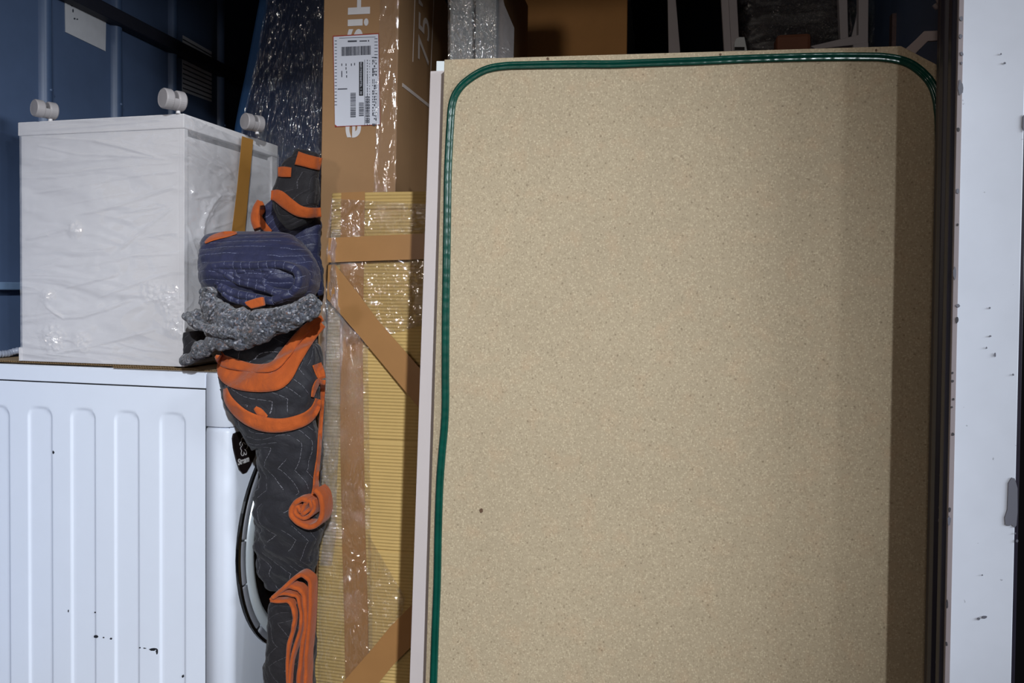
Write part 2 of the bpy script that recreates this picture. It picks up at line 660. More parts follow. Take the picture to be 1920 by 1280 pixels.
# padded cloth bodies ------------------------------------------------
def sweep(mb, pts, nu=40, nv=70, amp=0.006, scale=16.0, seed=0, power=0.8, ridge=0.0, rscale=(1, 1, 1), endround=0.35, level=False):
    """closed padded body along a path of (px, py, Y, half width in px, half depth in m)."""
    S = catmull(pts, nv)
    cs, hw, hd = [], [], []
    for (px, py, Y, w, d) in S:
        c = P(px, py, Y)
        cs.append(c)
        hw.append((P(px + w, py, Y) - c).length)
        hd.append(d)
    out, uvs = [], []
    s = 0.0
    off = Vector((seed * 3.7, seed * 1.3, seed * 5.1))
    for k in range(nv):
        t = (cs[min(k + 1, nv - 1)] - cs[max(k - 1, 0)])
        t.y = 0
        t.normalize()
        a = Vector((t.z, 0, -t.x))
        if a.x < 0 and abs(t.z) > 0.5:
            a = -a
        if level:
            a = Vector((1, 0, 0))
        b = Vector((0, 1, 0))
        if k:
            s += (cs[k] - cs[k - 1]).length
        e = min(k, nv - 1 - k) / (nv - 1)
        rr = math.sqrt(max(0.0, 1 - (1 - min(1.0, e / (0.12 * endround + 1e-6))) ** 2)) if endround > 0 else 1.0
        rr = max(rr, 0.04)
        for i in range(nu):
            an = 2 * math.pi * i / nu
            ca, sa = math.cos(an), math.sin(an)
            ex = math.copysign(abs(ca) ** power, ca)
            ey = math.copysign(abs(sa) ** power, sa)
            p = cs[k] + a * (hw[k] * ex * rr) + b * (hd[k] * ey * rr)
            nrm = (a * ca + b * sa)
            q = Vector((p.x * rscale[0], p.y * rscale[1], p.z * rscale[2]))
            dsp = amp * noise.fractal(q * scale + off, 0.8, 2.0, 4)
            if ridge:
                dsp -= ridge * (1 - abs(noise.noise(q * scale * 0.6 + off * 2))) ** 4
            p = p + nrm * dsp * min(1.0, rr + 0.2)
            out.append(p)
            uvs.append((i / nu * (hw[k] + hd[k]) * 3.2, s))
    o = len(mb.v)
    mb.grid(out, nu, nv, uvs, True)
    mb.f.append(tuple(o + i for i in range(nu)))
    mb.f.append(tuple(o + (nv - 1) * nu + i for i in range(nu)))
    mb.mi += [0, 0]


def drape_ribbon(mb, bvh, path, thick=0.004, lift=0.002, nw=7, nl=70, Ydef=1.7, pucker=0.0015, seed=0, roundness=0.5):
    """flat cloth band laid on a body: path of (px, py, half width px)."""
    S = catmull(path, nl)
    last = Ydef
    dep = []
    for k, (px, py, w) in enumerate(S):
        a = S[max(k - 1, 0)]
        b = S[min(k + 1, nl - 1)]
        tx, ty = b[0] - a[0], b[1] - a[1]
        L = math.hypot(tx, ty) or 1
        nx, ny = -ty / L, tx / L
        row = []
        for i in range(nw):
            f = (i / (nw - 1) * 2 - 1)
            qx, qy = px + nx * w * f, py + ny * w * f
            d = ray(qx, qy)
            hit = bvh.ray_cast(CAM, d.normalized(), 10)
            row.append([qx, qy, f, hit[0].y if hit[0] else None])
        dep.append(row)
    # fill misses from the nearest hit, then smooth along the band
    for row in dep:
        ys = [r[3] for r in row if r[3] is not None]
        if ys:
            last = sum(ys) / len(ys)
        for r in row:
            if r[3] is None:
                r[3] = last
    for _ in range(3):
        old = [[r[3] for r in row] for row in dep]
        for k in range(nl):
            for i in range(nw):
                acc = [old[kk][ii] for kk in range(max(0, k - 1), min(nl, k + 2)) for ii in range(max(0, i - 1), min(nw, i + 2))]
                dep[k][i][3] = min(old[k][i], sum(acc) / len(acc))
    top, bot, uvs = [], [], []
    s = 0
    for k, row in enumerate(dep):
        for (qx, qy, f, Y) in row:
            lft = lift + thick * (1 - roundness * abs(f) ** 3) + pucker * noise.noise(Vector((qx * 0.09, qy * 0.09, seed)))
            top.append(P(qx, qy, Y - lft))
            bot.append(P(qx, qy, Y - lift * 0.3 + 0.002))
            uvs.append((f, k / nl))
    n = nw * nl
    mb.grid(top, nw, nl, uvs)
    o = len(mb.v) - n
    mb.grid(bot, nw, nl, uvs)
    o2 = len(mb.v) - n
    for k in range(nl - 1):
        for e in (0, nw - 1):
            a, b = k * nw + e, (k + 1) * nw + e
            mb.f.append((o + a, o + b, o2 + b, o2 + a))
            mb.mi.append(0)
    for k in (0, nl - 1):
        for i in range(nw - 1):
            a, b = k * nw + i, k * nw + i + 1
            mb.f.append((o + a, o + b, o2 + b, o2 + a))
            mb.mi.append(0)


def sheet_strip(mb, path, thick, y0, y1, wob=0.004, seed=0, nl=80, ny=10):
    """a thick cloth sheet seen edge on: path of (px, py) at depth y0, running back to y1, rounded front rim."""
    S = catmull(path, nl)
    cs = [P(px, py, y0) for px, py in S]
    prof = []
    r = thick / 2
    for i in range(7):
        a = math.pi / 2 - math.pi * i / 6
        prof.append((r * math.sin(a), r - r * math.cos(a)))
    prof = [(r, y1 - y0)] + prof + [(-r, y1 - y0)]
    n = len(prof)
    pts, uvs = [], []
    s = 0
    for k in range(nl):
        t = cs[min(k + 1, nl - 1)] - cs[max(k - 1, 0)]
        t.normalize()
        nn = Vector((-t.z, 0, t.x))
        if k:
            s += (cs[k] - cs[k - 1]).length
        wb = wob * noise.noise(Vector((k * 0.13, seed, 0)))
        for (h, d) in prof:
            pts.append(cs[k] + nn * h + Vector((0, d + wb, 0)))
            uvs.append((d + h, s))
    o = len(mb.v)
    mb.grid(pts, n, nl, uvs)
    mb.f.append(tuple(o + i for i in range(n)))
    mb.f.append(tuple(o + (nl - 1) * n + i for i in range(n)))
    mb.mi += [0, 0]


def film_quad(mb, tl, tr, br, bl, nu, nv, amp, scale, seed, nrm, folds=(), crumps=(), cscale=95.0, glob=0.0):
    """a loose film sheet between four corners with real wrinkles; folds are world polylines
    (points, width, height), crumps are (centre, radius, height) patches of tight creases."""
    tl, tr, br, bl = map(Vector, (tl, tr, br, bl))
    nrm = Vector(nrm).normalized()
    segs = []
    for pl, w, hgt in folds:
        for k in range(len(pl) - 1):
            A, B = Vector(pl[k]), Vector(pl[k + 1])
            segs.append((A, B - A, (B - A).length_squared, w, hgt, k == 0, k == len(pl) - 2))
    H = [[0.0] * nu for _ in range(nv)]
    base = [[None] * nu for _ in range(nv)]
    for j in range(nv):
        v = j / (nv - 1)
        L, Rr = tl.lerp(bl, v), tr.lerp(br, v)
        for i in range(nu):
            u = i / (nu - 1)
            p = L.lerp(Rr, u)
            base[j][i] = p
            w = min(1.0, 6 * min(u, 1 - u, v, 1 - v) + 0.25)
            h = amp * abs(noise.fractal(Vector((p.x * scale[0], p.y * scale[1], p.z * scale[2])) + Vector((seed, seed * 2, 0)), 0.7, 2.0, 3)) * w
            if glob:
                m = max(0.0, noise.noise(p * 7 + Vector((seed * 5, 0, 0)))) * 1.8
                h += glob * m * noise.fractal(p * cscale, 0.9, 2.0, 2)
            for c, rad, hg in crumps:
                d = (p - c).length
                if d < rad:
                    h += hg * (1 - d / rad) * (1 + noise.fractal(p * cscale + Vector((seed, 3, 1)), 0.9, 2.0, 2))
            H[j][i] = h
    for A, D, L2, w, hgt, first, last in segs:
        lo = Vector((min(A.x, A.x + D.x), min(A.y, A.y + D.y), min(A.z, A.z + D.z))) - Vector((3 * w,) * 3)
        hi = Vector((max(A.x, A.x + D.x), max(A.y, A.y + D.y), max(A.z, A.z + D.z))) + Vector((3 * w,) * 3)
        for j in range(nv):
            z = base[j][0].z
            if z < lo.z or z > hi.z:
                continue
            for i in range(nu):
                p = base[j][i]
                if p.x < lo.x - 0.02 or p.x > hi.x + 0.02 or p.y < lo.y - 0.02 or p.y > hi.y + 0.02:
                    continue
                t = max(0.0, min(1.0, (p - A).dot(D) / L2))
                d = (p - A - D * t).length / w
                if d < 3:
                    e = 1.0
                    if first:
                        e *= min(1.0, t * 4 + 0.05)
                    if last:
                        e *= min(1.0, (1 - t) * 4 + 0.05)
                    H[j][i] = max(H[j][i], hgt * e * math.exp(-d * d) + 0.3 * H[j][i])
    pts, uvs = [], []
    for j in range(nv):
        for i in range(nu):
            pts.append(base[j][i] + nrm * H[j][i])
            uvs.append((i / (nu - 1), j / (nv - 1)))
    mb.grid(pts, nu, nv, uvs)


def film_build(mb, name, m, parent, label=None):
    o = mb.build(name, m, parent, smooth=True, label=label, fixn=False)
    return o


# ================================================================== SETTING
XL, XR, YB, ZC = -1.80, 0.68, 4.6, 2.40
mb = MB(); mb.box((XL - 0.1, 1.28, -0.08), (XR + 0.1, YB + 0.05, 0.0)); struct('floor', mb, MT['floor'])
mb = MB(); mb.box((-6, -7, -0.95), (6, 7, -0.9)); struct('ground', mb, MT['ground'])
mb = MB(); mb.box((XL - 0.1, 1.2, ZC), (XR + 0.1, YB + 0.05, ZC + 0.06)); struct('ceiling', mb, MT['ceiling'])
mb = MB(); mb.box((XL - 0.1, YB, 0.0), (XR + 0.1, YB + 0.06, ZC)); struct('wall_back', mb, MT['blue_wall'])
mb = MB(); mb.box((XR, 1.40, 0.0), (XR + 0.08, YB, ZC)); wall_r = struct('wall_right', mb, MT['blue_wall'])
mb = MB(); mb.box((XL - 0.06, 1.30, 0.0), (XL, YB, ZC)); wall_l = struct('wall_left', mb, MT['blue_wall'])
# ribs and rails of the left wall
for i, px in enumerate((94, 226, 331, 421)):
    y = PX(px, 150, XL + 0.02).y
    mb = MB()
    prof = [(-0.022, 0.0), (-0.016, 0.014), (-0.006, 0.02), (0.006, 0.02), (0.016, 0.014), (0.022, 0.0)]
    mb.grid([Vector((XL + h, y + d, z)) for z in (0.0, ZC) for d, h in prof], 6, 2)
    mb.build('wall_rib', MT['blue_rail'], wall_l, smooth=True)
    for zz in (0.45, 1.0, 1.34, 1.52, 1.70):
        mb = MB()
        mb.lathe((XL + 0.019, y + 0.004, zz + 0.03 * i), (1, 0, 0), (0, 1, 0), (0, 0, 1), [(0.0, 0.005), (0.004, 0.004), (0.006, 0.0)], 10)
        mb.build('rivet', MT['blue_rail'], bpy.data.objects[wall_l.children[-1].name] if False else wall_l, smooth=True)
for k in range(7):
    y = 3.25 + 0.31 * k
    if y < YB - 0.1:
        mb = MB(); mb.box((XL, y - 0.02, 0), (XL + 0.02, y + 0.02, ZC)); mb.build('wall_rib', MT['blue_rail'], wall_l)
# upper tie rail (dark), following the wall
pr = PX(235, 41, XL + 0.03)
mb = MB()
mb.box((XL, 1.36, pr.z - 0.020), (XL + 0.045, YB - 0.02, pr.z + 0.026))
mb.build('tie_rail', MT['rail_dark'], wall_l, bevel=0.006, label='dark horizontal lashing rail')
pr = PX(20, 536, XL + 0.02)
mb = MB()
mb.box((XL, 1.36, pr.z - 0.011), (XL + 0.03, YB - 0.02, pr.z + 0.011))
mb.build('tie_rail', MT['rail_light'], wall_l, bevel=0.003, label='pale blue horizontal rail')
# rear frame of the truck: dark jamb, white pillar, header, sill
XJ = P(1797, 600, 1.30).x
XW = P(1922, 640, 1.30).x


def lean(px0, px1, Y):      # world x at image rows 0 and 1280
    return P(px0, 0, Y), P(px1, 1280, Y)


mb = MB()
a0, a1 = lean(1799, 1772, 1.30)
dirj = (a0 - a1).normalized()


def along(p, z):
    return p + dirj * ((z - p.z) / dirj.z)


zb, zt = 0.0, 2.14
fl, fr = along(a1, zb), along(a1, zt)
WID = XW - XJ
# jamb: stepped profile seen along its inner face
prof = [(0.000, 0.004), (-0.006, 0.012), (-0.006, 0.026), (0.0005, 0.030), (0.0005, 0.036), (-0.008, 0.040), (-0.010, 0.050), (-0.008, 0.060), (0.001, 0.066), (0.001, 0.100), (0.10, 0.100), (0.10, 0.004)]
pts = []
for zz in (zb, zt):
    b = along(a1, zz)
    pts += [b + Vector((dx, dy, 0)) for dx, dy in prof]
n = len(prof)
mb.grid(pts, n, 2, None, True)
mb.f += [tuple(range(n)), tuple(range(n, 2 * n))]
mb.mi += [0, 0]
jamb = struct('trim_1', mb, MT['jamb'], bevel=0.0015)
# white pillar with grey edge strip
mb = MB()
poly = [along(a1, zb) + Vector((0.004, 0.0, 0)), along(a1, zb) + Vector((WID, 0, 0)), along(a1, zt) + Vector((WID, 0, 0)), along(a1, zt) + Vector((0.004, 0.0, 0))]
mb.slab(poly, (0, 0.006, 0))
pillar = struct('trim_2', mb, MT['pillar'], bevel=0.0015)
mb = MB()
poly = [along(a1, zb) + Vector((-0.001, -0.001, 0)), along(a1, zb) + Vector((0.0065, -0.001, 0)), along(a1, zt) + Vector((0.0065, -0.001, 0)), along(a1, zt) + Vector((-0.001, -0.001, 0))]
mb.slab(poly, (0, 0.009, 0))
mb.build('edge_strip', MT['jamb_strip'], pillar, bevel=0.0008, label='narrow grey edge strip')
# black slab added as the darkness of the gap beyond the pillar
mb = MB()
b0, b1 = along(a1, zb) + Vector((WID + 0.001, 0.02, 0)), along(a1, zt) + Vector((WID + 0.001, 0.02, 0))
mb.slab([b0, b0 + Vector((0.20, 0, 0)), b1 + Vector((0.20, 0, 0)), b1], (0, 0.12, 0))
struct('gap_darkness', mb, mat_plain('gap_black', (9, 8, 10), 0.95, spec=0.05))
mb = MB(); mb.box((XL - 0.12, 1.24, 2.14), (XR + 0.2, 1.42, 2.52)); struct('trim_4', mb, MT['pillar'])
mb = MB(); mb.box((XL - 0.12, 1.24, -0.2), (XR + 0.2, 1.40, -0.001)); struct('trim_5', mb, MT['jamb'])
mb = MB(); mb.box((XL - 0.16, 1.26, 0.0), (XL - 0.001, 1.40, 2.14)); struct('trim_6', mb, MT['pillar'])


def blob(mb, px, py, rx, ry, Y, seed, n=12, th=0.0006):
    poly = []
    for i in range(n):
        a = 2 * math.pi * i / n
        k = 1 + 0.45 * noise.noise(Vector((math.cos(a) * 1.3, math.sin(a) * 1.3, seed)))
        poly.append(P(px + rx * k * math.cos(a), py - ry * k * math.sin(a), Y - th))
    mb.slab(poly, (0, th, 0))


chips = [(1803, 35, 3.5, 4), (1802, 68, 3, 4), (1803, 101, 3, 4), (1803, 118, 2, 3), (1801, 165, 4.5, 15), (1797, 242, 2.5, 4), (1796, 358, 3, 5), (1884, 118, 2, 2), (1877, 101, 1.5, 1.5),
         (1796, 421, 1.8, 2.5), (1790, 512, 3, 11), (1796, 573, 3.5, 3.5), (1795, 600, 2.5, 6), (1786, 699, 2, 2.5), (1786, 714, 2.5, 2.5), (1788, 748, 2, 2.2), (1785, 763, 2, 2), (1787, 814, 2.4, 3),
         (1856, 577, 1.6, 2), (1857, 630, 2, 1.5), (1866, 665, 1.6, 4), (1850, 652, 1.2, 2), (1900, 702, 1.6, 2), (1781, 955, 2, 4.5), (1780, 977, 3, 10), (1776, 1133, 2, 8), (1775, 1207, 2, 4), (1842, 1078, 1.2, 1.5),
         (1846, 1157, 4, 3), (1835, 1160, 2.5, 2.5), (1904, 1000, 1.5, 1.6), (1907, 1014, 2, 3)]
for i, (px, py, rx, ry) in enumerate(chips):
    mb = MB()
    blob(mb, px, py, rx, ry, 1.2985, i * 2.3)
    mb.build('paint_chip', MT['chip_dark'] if rx < 3 and px < 1800 else MT['chip'], pillar)
mb = MB()
poly = [(1897, 895), (1903, 897), (1908, 915), (1908, 960), (1906, 985), (1902, 989), (1897, 983), (1892, 986), (1885, 983), (1884, 970), (1889, 955), (1890, 930), (1891, 905)]
mb.slab([P(px, py, 1.298) for px, py in poly], (0, 0.001, 0))
mb.build('paint_chip', MT['chip'], pillar, label='large bare grey patch where white paint has flaked off')
for (pts_) in ([(1918, 218), (1921, 214), (1925, 230), (1920, 247), (1917, 238)],):
    mb = MB(); mb.slab([P(px, py, 1.298) for px, py in pts_], (0, 0.001, 0)); mb.build('paint_chip', MT['chip'], pillar)
for i, (px, py) in enumerate(((1770, 715), (1767, 760), (1766, 775), (1761, 890), (1760, 950), (1760, 975), (1761, 1128), (1761, 1195), (1759, 1230), (1756, 1242))):
    mb = MB()
    q = PX(px, py, a1.x - 0.002)
    mb.lathe(PX(px, py, along(a1, 0.9).x - 0.0015), (-1, 0, 0), (0, 1, 0), (0, 0, 1), [(0.0, 0.0012), (0.003, 0.0008), (0.004, 0.0)], 8)
    mb.build('scratch', MT['jamb_strip'], jamb)

# papers on the left wall
def wall_paper(name, corners, label, group=None):
    root = empty(name, label, 'paper', PX(corners[3][0], corners[3][1], XL + 0.0025))
    mb = MB()
    mb.slab([PX(px, py, XL + 0.0025) for px, py in corners], (-0.002, 0, 0))
    mb.build('sheet', MT['sticker_paper'], root)
    return root


w1 = wall_paper('paper_notice', [(122, 3), (199, 37), (198, 96), (123, 60)], 'blank pale paper notice stuck on blue left wall between two ribs')
for (px, py, rx, ry) in ((137, 20, 1.5, 4), (140, 35, 2, 2), (145, 36, 2, 1.5), (135, 11, 1.5, 1.5)):
    mb = MB()
    mb.slab([PX(px + rx * math.cos(a), py + ry * math.sin(a), XL + 0.0029) for a in (0, 1.2, 2.4, 3.6, 4.9)], (-0.0006, 0, 0))
    mb.build('ink_mark', MT['print_black'], w1)
w2 = wall_paper('paper_notice', [(343, 66), (397, 97), (397, 191), (342, 171)], 'ruled grey paper table stuck on left wall, deeper inside behind white cabinet')
for k in range(11):
    t0 = (k + 0.7) / 11.5
    l0, l1 = (343, 66 + 105 * t0), (397, 97 + 94 * t0)
    mb = MB()
    h = 2.4
    mb.slab([PX(l0[0], l0[1], XL + 0.0031), PX(l1[0], l1[1], XL + 0.0031), PX(l1[0], l1[1] + h, XL + 0.0031), PX(l0[0], l0[1] + h, XL + 0.0031)], (-0.001, 0, 0))
    mb.build('ruled_row', MT['print_black'], w2)

# ================================================================== BIG BOARD
Yb = 1.46
outline = [(833, 111.5), (1690, 86), (1757, 121), (1790, 180), (1790, 1330), (796, 1330)]
bpts = [P(px, py, Yb) for px, py in outline]
zfl = 0.0
bl = bpts[-1] + (bpts[-1] - bpts[0]).normalized() * ((bpts[-1].z - zfl) / abs((bpts[-1] - bpts[0]).normalized().z))
bpts[-1] = bl
bpts[-2] = Vector((bpts[-2].x, Yb, 0.0))
board = empty('particleboard_panel', 'huge tan particleboard table top standing on edge with green rubber cord', 'board', Vector((0.5 * (bl.x + bpts[-2].x), Yb + 0.009, 0)))
mb = MB()
mb.slab(bpts, (0, 0.018, 0))
mb.build('board', MT['board'], board, bevel=0.0012)
gpath = [(811, 1330), (813.5, 1270), (816.5, 1180), (820, 1090), (822, 990), (825, 905), (829, 850), (833.5, 800), (835.5, 755), (835.5, 700), (836, 600), (837.5, 500), (839, 400), (840, 330), (842, 280), (844.5, 235),
         (848, 196), (858, 171), (877, 151), (909, 132), (945, 124.5), (1000, 122.5), (1087, 121), (1147, 121), (1200, 119), (1255, 117), (1312, 115), (1387, 111.5), (1481, 108.5), (1556, 107), (1620, 107), (1655, 108),
         (1686, 113), (1709, 122), (1730, 138), (1745, 156), (1754, 177), (1759, 205), (1762, 260), (1763, 500), (1763, 1330)]
gp = [P(px, py, Yb) for px, py in catmull(gpath, 420)]
ext = (gp[0] - gp[4]).normalized()
gp[0] = gp[0] + ext * ((gp[0].z - 0.004) / abs(ext.z))
gp[-1] = Vector((gp[-1].x, Yb, 0.004))
mb = MB()
# profile: a round bead and a lower flat lip side by side
prof = [(-0.0072, 0.0), (-0.0074, -0.003), (-0.0062, -0.0062), (-0.0036, -0.0082), (-0.0008, -0.0078), (0.0012, -0.0054), (0.0026, -0.0046), (0.0046, -0.0058), (0.0064, -0.0050), (0.0074, -0.0028), (0.0076, 0.0)]
pts, uvs = [], []
s = 0
for k, p in enumerate(gp):
    t = (gp[min(k + 1, len(gp) - 1)] - gp[max(k - 1, 0)]).normalized()
    nn = Vector((t.z, 0, -t.x))
    if k:
        s += (p - gp[k - 1]).length
    for (w, d) in prof:
        pts.append(p + nn * w + Vector((0, d, 0)))
        uvs.append((w, s))
mb.grid(pts, len(prof), len(gp), uvs)
mb.build('rubber_cord', MT['green'], board, smooth=True, label='dark green rubber edging cord')
for (px, py, r) in ((1027, 110, 2.2), (1351, 102, 2.0), (1643, 94, 2.0), (902, 957, 3.2)):
    mb = MB(); blob(mb, px, py, r, r * 1.3, Yb, px * 0.1); mb.build('knot', MT['nail'], board)

# ================================================================== WHITE PANELS behind the board
def panel(name, corners, Y, th, m, label):
    tl, tr, br, bl_ = [P(px, py, Y) for px, py in corners]
    d = (bl_ - tl).normalized()
    bl_ = bl_ + d * ((bl_.z - 0.0) / abs(d.z))
    br = Vector((br.x, Y, 0.0))
    root = empty(name, label, 'panel', Vector(((bl_.x + br.x) / 2, Y, 0)))
    mb = MB()
    mb.slab([tl, tr, br, bl_], (0, th, 0))
    mb.build('sheet', m, root, bevel=0.0015)
    return root


panel('white_panel', [(806.5, 133), (1180, 122), (1150, 1300), (767.5, 1280)], 1.505, 0.016, MT['white_panel'], 'lilac white furniture panel directly behind the particleboard, lower and sticking out left')
panel('white_panel', [(818, 114), (1100, 117), (1080, 1300), (786, 1280)], 1.535, 0.016, MT['white_panel_b'], 'bluish white furniture panel whose corner peeks above the lilac panel')

# ================================================================== WASHING MACHINE
WROT = R_(-3.0)
wc = P(433, 900, 1.75)
WO = Vector((wc.x, 1.75, 0.0))
WM = Matrix.Translation(WO) @ Matrix.Rotation(WROT, 4, 'Z')
WI = WM.inverted()
wn = (WM.to_3x3() @ Vector((0, -1, 0)))
wfn = (WM.to_3x3() @ Vector((1, 0, 0)))


def wside(px, py):
    return WI @ PP(px, py, WO, wn)


def wfront(px, py, off=0.0):
    return WI @ PP(px, py, WM @ Vector((off, 0, 0)), wfn)


HW = wside(300, 692.5).z
zseam = wside(200, 721).z
zband = wside(386, 800).z
xseam = wside(386, 900).x
LW, DW = 0.725, 0.72
washer = empty('washing_machine', 'white front loading washing machine seen from its ribbed side', 'washing machine', WO, WROT)


def loc(mb):        # geometry given in washer coordinates
    mb.v = [WM @ p for p in mb.v]
    return mb


mb = MB(); mb.box((-LW + 0.01, 0.012, 0.02), (-0.012, DW - 0.01, HW - 0.006)); loc(mb).build('inner_case', MT['washer_dark'], washer)
# side sheet with pressed flutes
fl_px = [(-28, 17, 760), (53, 97, 763), (133, 178, 766), (215, 260, 771), (300, 347, 774)]
flutes = []
for a, b, t in fl_px:
    flutes.append((wside(a, t + 30).x, wside(b, t + 30).x, wside((a + b) / 2, t).z))
xs = sorted(set([-LW + i * (LW + xseam) / 60 for i in range(61)] + [e + d for f in flutes for e in f[:2] for d in (-0.006, -0.004, -0.002, 0.0, 0.002, 0.004, 0.006)]))
xs = [x for x in xs if -LW <= x <= xseam - 0.001]
xs[-1] = xseam - 0.001
zt0 = flutes[0][2]
zs = [0.02 + i * 0.04 for i in range(int((zt0 - 0.06) / 0.04))]
z = zs[-1] + 0.01
while z < zt0 + 0.012:
    zs.append(z)
    z += 0.003
zs += [zseam - 0.0015]
pts = []
for zz in zs:
    for x in xs:
        h = 0.0
        for (xa, xb, zt_) in flutes:
            r = (xb - xa) * 0.36
            cx, hwid = (xa + xb) / 2, (xb - xa) / 2
            qx = abs(x - cx) - (hwid - r)
            qz = zz - (zt_ - r)
            d = (math.hypot(max(qx, 0), max(qz, 0)) - r) if (qz > 0) else (qx - r if qx > 0 else qx - r)
            h = max(h, 0.0036 * (1 - sm(-0.006, 0.0035, d)))
        pts.append(Vector((x, h, zz)))
mb = MB(); mb.grid(pts, len(xs), len(zs)); loc(mb).build('side_panel', MT['washer'], washer, smooth=True)
# rim above the side sheet, worktop, rounded front
mb = MB(); mb.box((-LW, 0.0, zseam + 0.0012), (xseam - 0.001, 0.012, HW - 0.004)); loc(mb).build('side_rim', MT['washer'], washer, bevel=0.002)
mb = MB(); mb.box((-LW, 0.003, HW - 0.012), (-0.02, DW, HW)); loc(mb).build('top_panel', MT['washer'], washer, bevel=0.006)


def front_piece(z0, z1):
    prof = [(xseam + 0.001, 0.0)]
    r = 0.026
    prof.append((-0.034, -0.0005))
    for i in range(9):
        a = math.pi / 2 * i / 8
        prof.append((-r + r * math.sin(a), r - r * math.cos(a)))
    prof += [(0.002, 0.10), (0.004, 0.30), (0.003, 0.5), (0.0, DW - 0.03), (-0.01, DW), (-0.05, DW), (-0.05, 0.02), (xseam + 0.001, 0.02)]
    m = MB()
    n = len(prof)
    zz = [z0, z0 + 0.002, z1 - 0.012, z1 - 0.004, z1]
    ins = [0.001, 0.0, 0.0, 0.002, 0.006]
    pts = []
    for z_, i_ in zip(zz, ins):
        for x, y in prof:
            pts.append(Vector((x - i_ * (1 if x > -0.03 else 0), y + i_ * (1 if y < 0.02 else 0), z_)))
    m.grid(pts, n, len(zz), None, True)
    m.f += [tuple(range(n)), tuple(range(n * (len(zz) - 1), n * len(zz)))]
    m.mi += [0, 0]
    return loc(m)


front_piece(0.02, zband - 0.0012).build('front_panel', MT['washer'], washer, smooth=True).data.shade_smooth()
front_piece(zband + 0.0008, HW - 0.002).build('control_panel', MT['washer'], washer, smooth=True)
# feet
for fx in (-LW + 0.05, -0.06):
    for fy in (0.06, DW - 0.06):
        mb = MB(); mb.lathe((fx, fy, 0), (0, 0, 1), (1, 0, 0), (0, 1, 0), [(0.0, 0.0), (0.022, 0.0), (0.022, 0.012), (0.012, 0.022), (0.0, 0.022)], 12)
        loc(mb).build('foot', MT['black'], washer)
# door
zc_d = wfront(445, 1050).z
RD = 0.335
yc = 0.024 + RD
dc = Vector((0.004, yc, zc_d))
ax, e1, e2 = Vector((1, 0, 0)), Vector((0, 1, 0)), Vector((0, 0, 1))
mb = MB(); mb.lathe(dc, ax, e1, e2, [(0.0, -0.006), (RD + 0.004, -0.006), (RD + 0.004, 0.004), (RD - 0.003, 0.006), (0.0, 0.006)], 72)
door = loc(mb).build('door', MT['black_gloss'], washer, smooth=False, label='round door with grey and chrome rings')
segs = [(R_(192.5), R_(218)), (R_(140), R_(171)), (R_(172), R_(191.5)), (R_(220), R_(300)), (R_(302), R_(498))]
for a0_, a1_ in segs:
    mb = MB()
    mb.lathe(dc, ax, e1, e2, [(RD - 0.003, 0.003), (RD - 0.004, 0.008), (RD - 0.008, 0.010), (RD - 0.018, 0.011), (RD - 0.018, 0.003)], 40, a0_, a1_, True)
    loc(mb).build('ring_segment', MT['ring_grey'], door, smooth=True)
mb = MB()
mb.lathe(dc, ax, e1, e2, [(RD - 0.0165, 0.004), (RD - 0.0175, 0.012), (RD - 0.022, 0.017), (RD - 0.032, 0.021), (RD - 0.042, 0.020), (RD - 0.046, 0.012), (RD - 0.056, 0.006)], 96)
loc(mb).build('bezel', MT['chrome'], door, smooth=True, label='silver inner ring')
mb = MB()
mb.lathe(dc, ax, e1, e2, [(RD - 0.052, 0.012), (RD - 0.09, 0.020), (RD - 0.15, 0.032), (0.05, 0.042), (0.0, 0.042)], 64)
loc(mb).build('glass', MT['black_gloss'], door, smooth=True, label='black glass')
# sticker
spoly = [(437, 822), (439, 813), (445, 810), (466, 805), (480, 803), (484, 830), (478, 856), (470, 873), (463, 885), (456, 888), (450, 881), (444, 862), (439, 840)]
mb = MB()
mb.slab([wfront(px, py, 0.004) for px, py in spoly], (-0.004, 0, 0))
stick = loc(mb).build('sticker', MT['sticker_black'], washer, label='black steam sticker')
def stroke(path, w, off=0.0046):
    m = MB()
    S = catmull(path, len(path) * 5)
    pts = []
    for k, (px, py) in enumerate(S):
        a, b = S[max(k - 1, 0)], S[min(k + 1, len(S) - 1)]
        tx, ty = b[0] - a[0], b[1] - a[1]
        L = math.hypot(tx, ty) or 1
        for sgn in (-1, 1):
            pts.append(wfront(px - ty / L * w * sgn, py + tx / L * w * sgn, off))
    m.grid(pts, 2, len(S))
    return loc(m)
stroke([(450.5, 835), (449.5, 831), (452, 828), (453, 822), (456, 820), (458, 822), (461, 822), (462, 827)], 0.7).build('steam_icon', MT['print_white'], stick)
stroke([(454, 835), (455, 830), (458, 830), (460, 833), (463, 832), (464, 837), (462, 842)], 0.7).build('steam_icon', MT['print_white'], stick)
stroke([(453, 836), (451, 840), (453, 845), (452, 850), (454, 854), (457, 853), (456, 850)], 0.7).build('steam_icon', MT['print_white'], stick)
stroke([(459, 842), (462, 846), (462, 851), (460, 852), (457, 847)], 0.7).build('steam_icon', MT['print_white'], stick)
o_ = wfront(446.5, 872, 0.0046)
e_ = wfront(467, 864.5, 0.0046)
tm = frame_mat(WM @ o_, WM.to_3x3() @ (e_ - o_), WM.to_3x3() @ Vector((0, 0, 1)))
text_mesh('sticker_text', 'Steam', 0.022, tm, MT['print_white'], stick, bold=0.0006, fit=(e_ - o_).length)
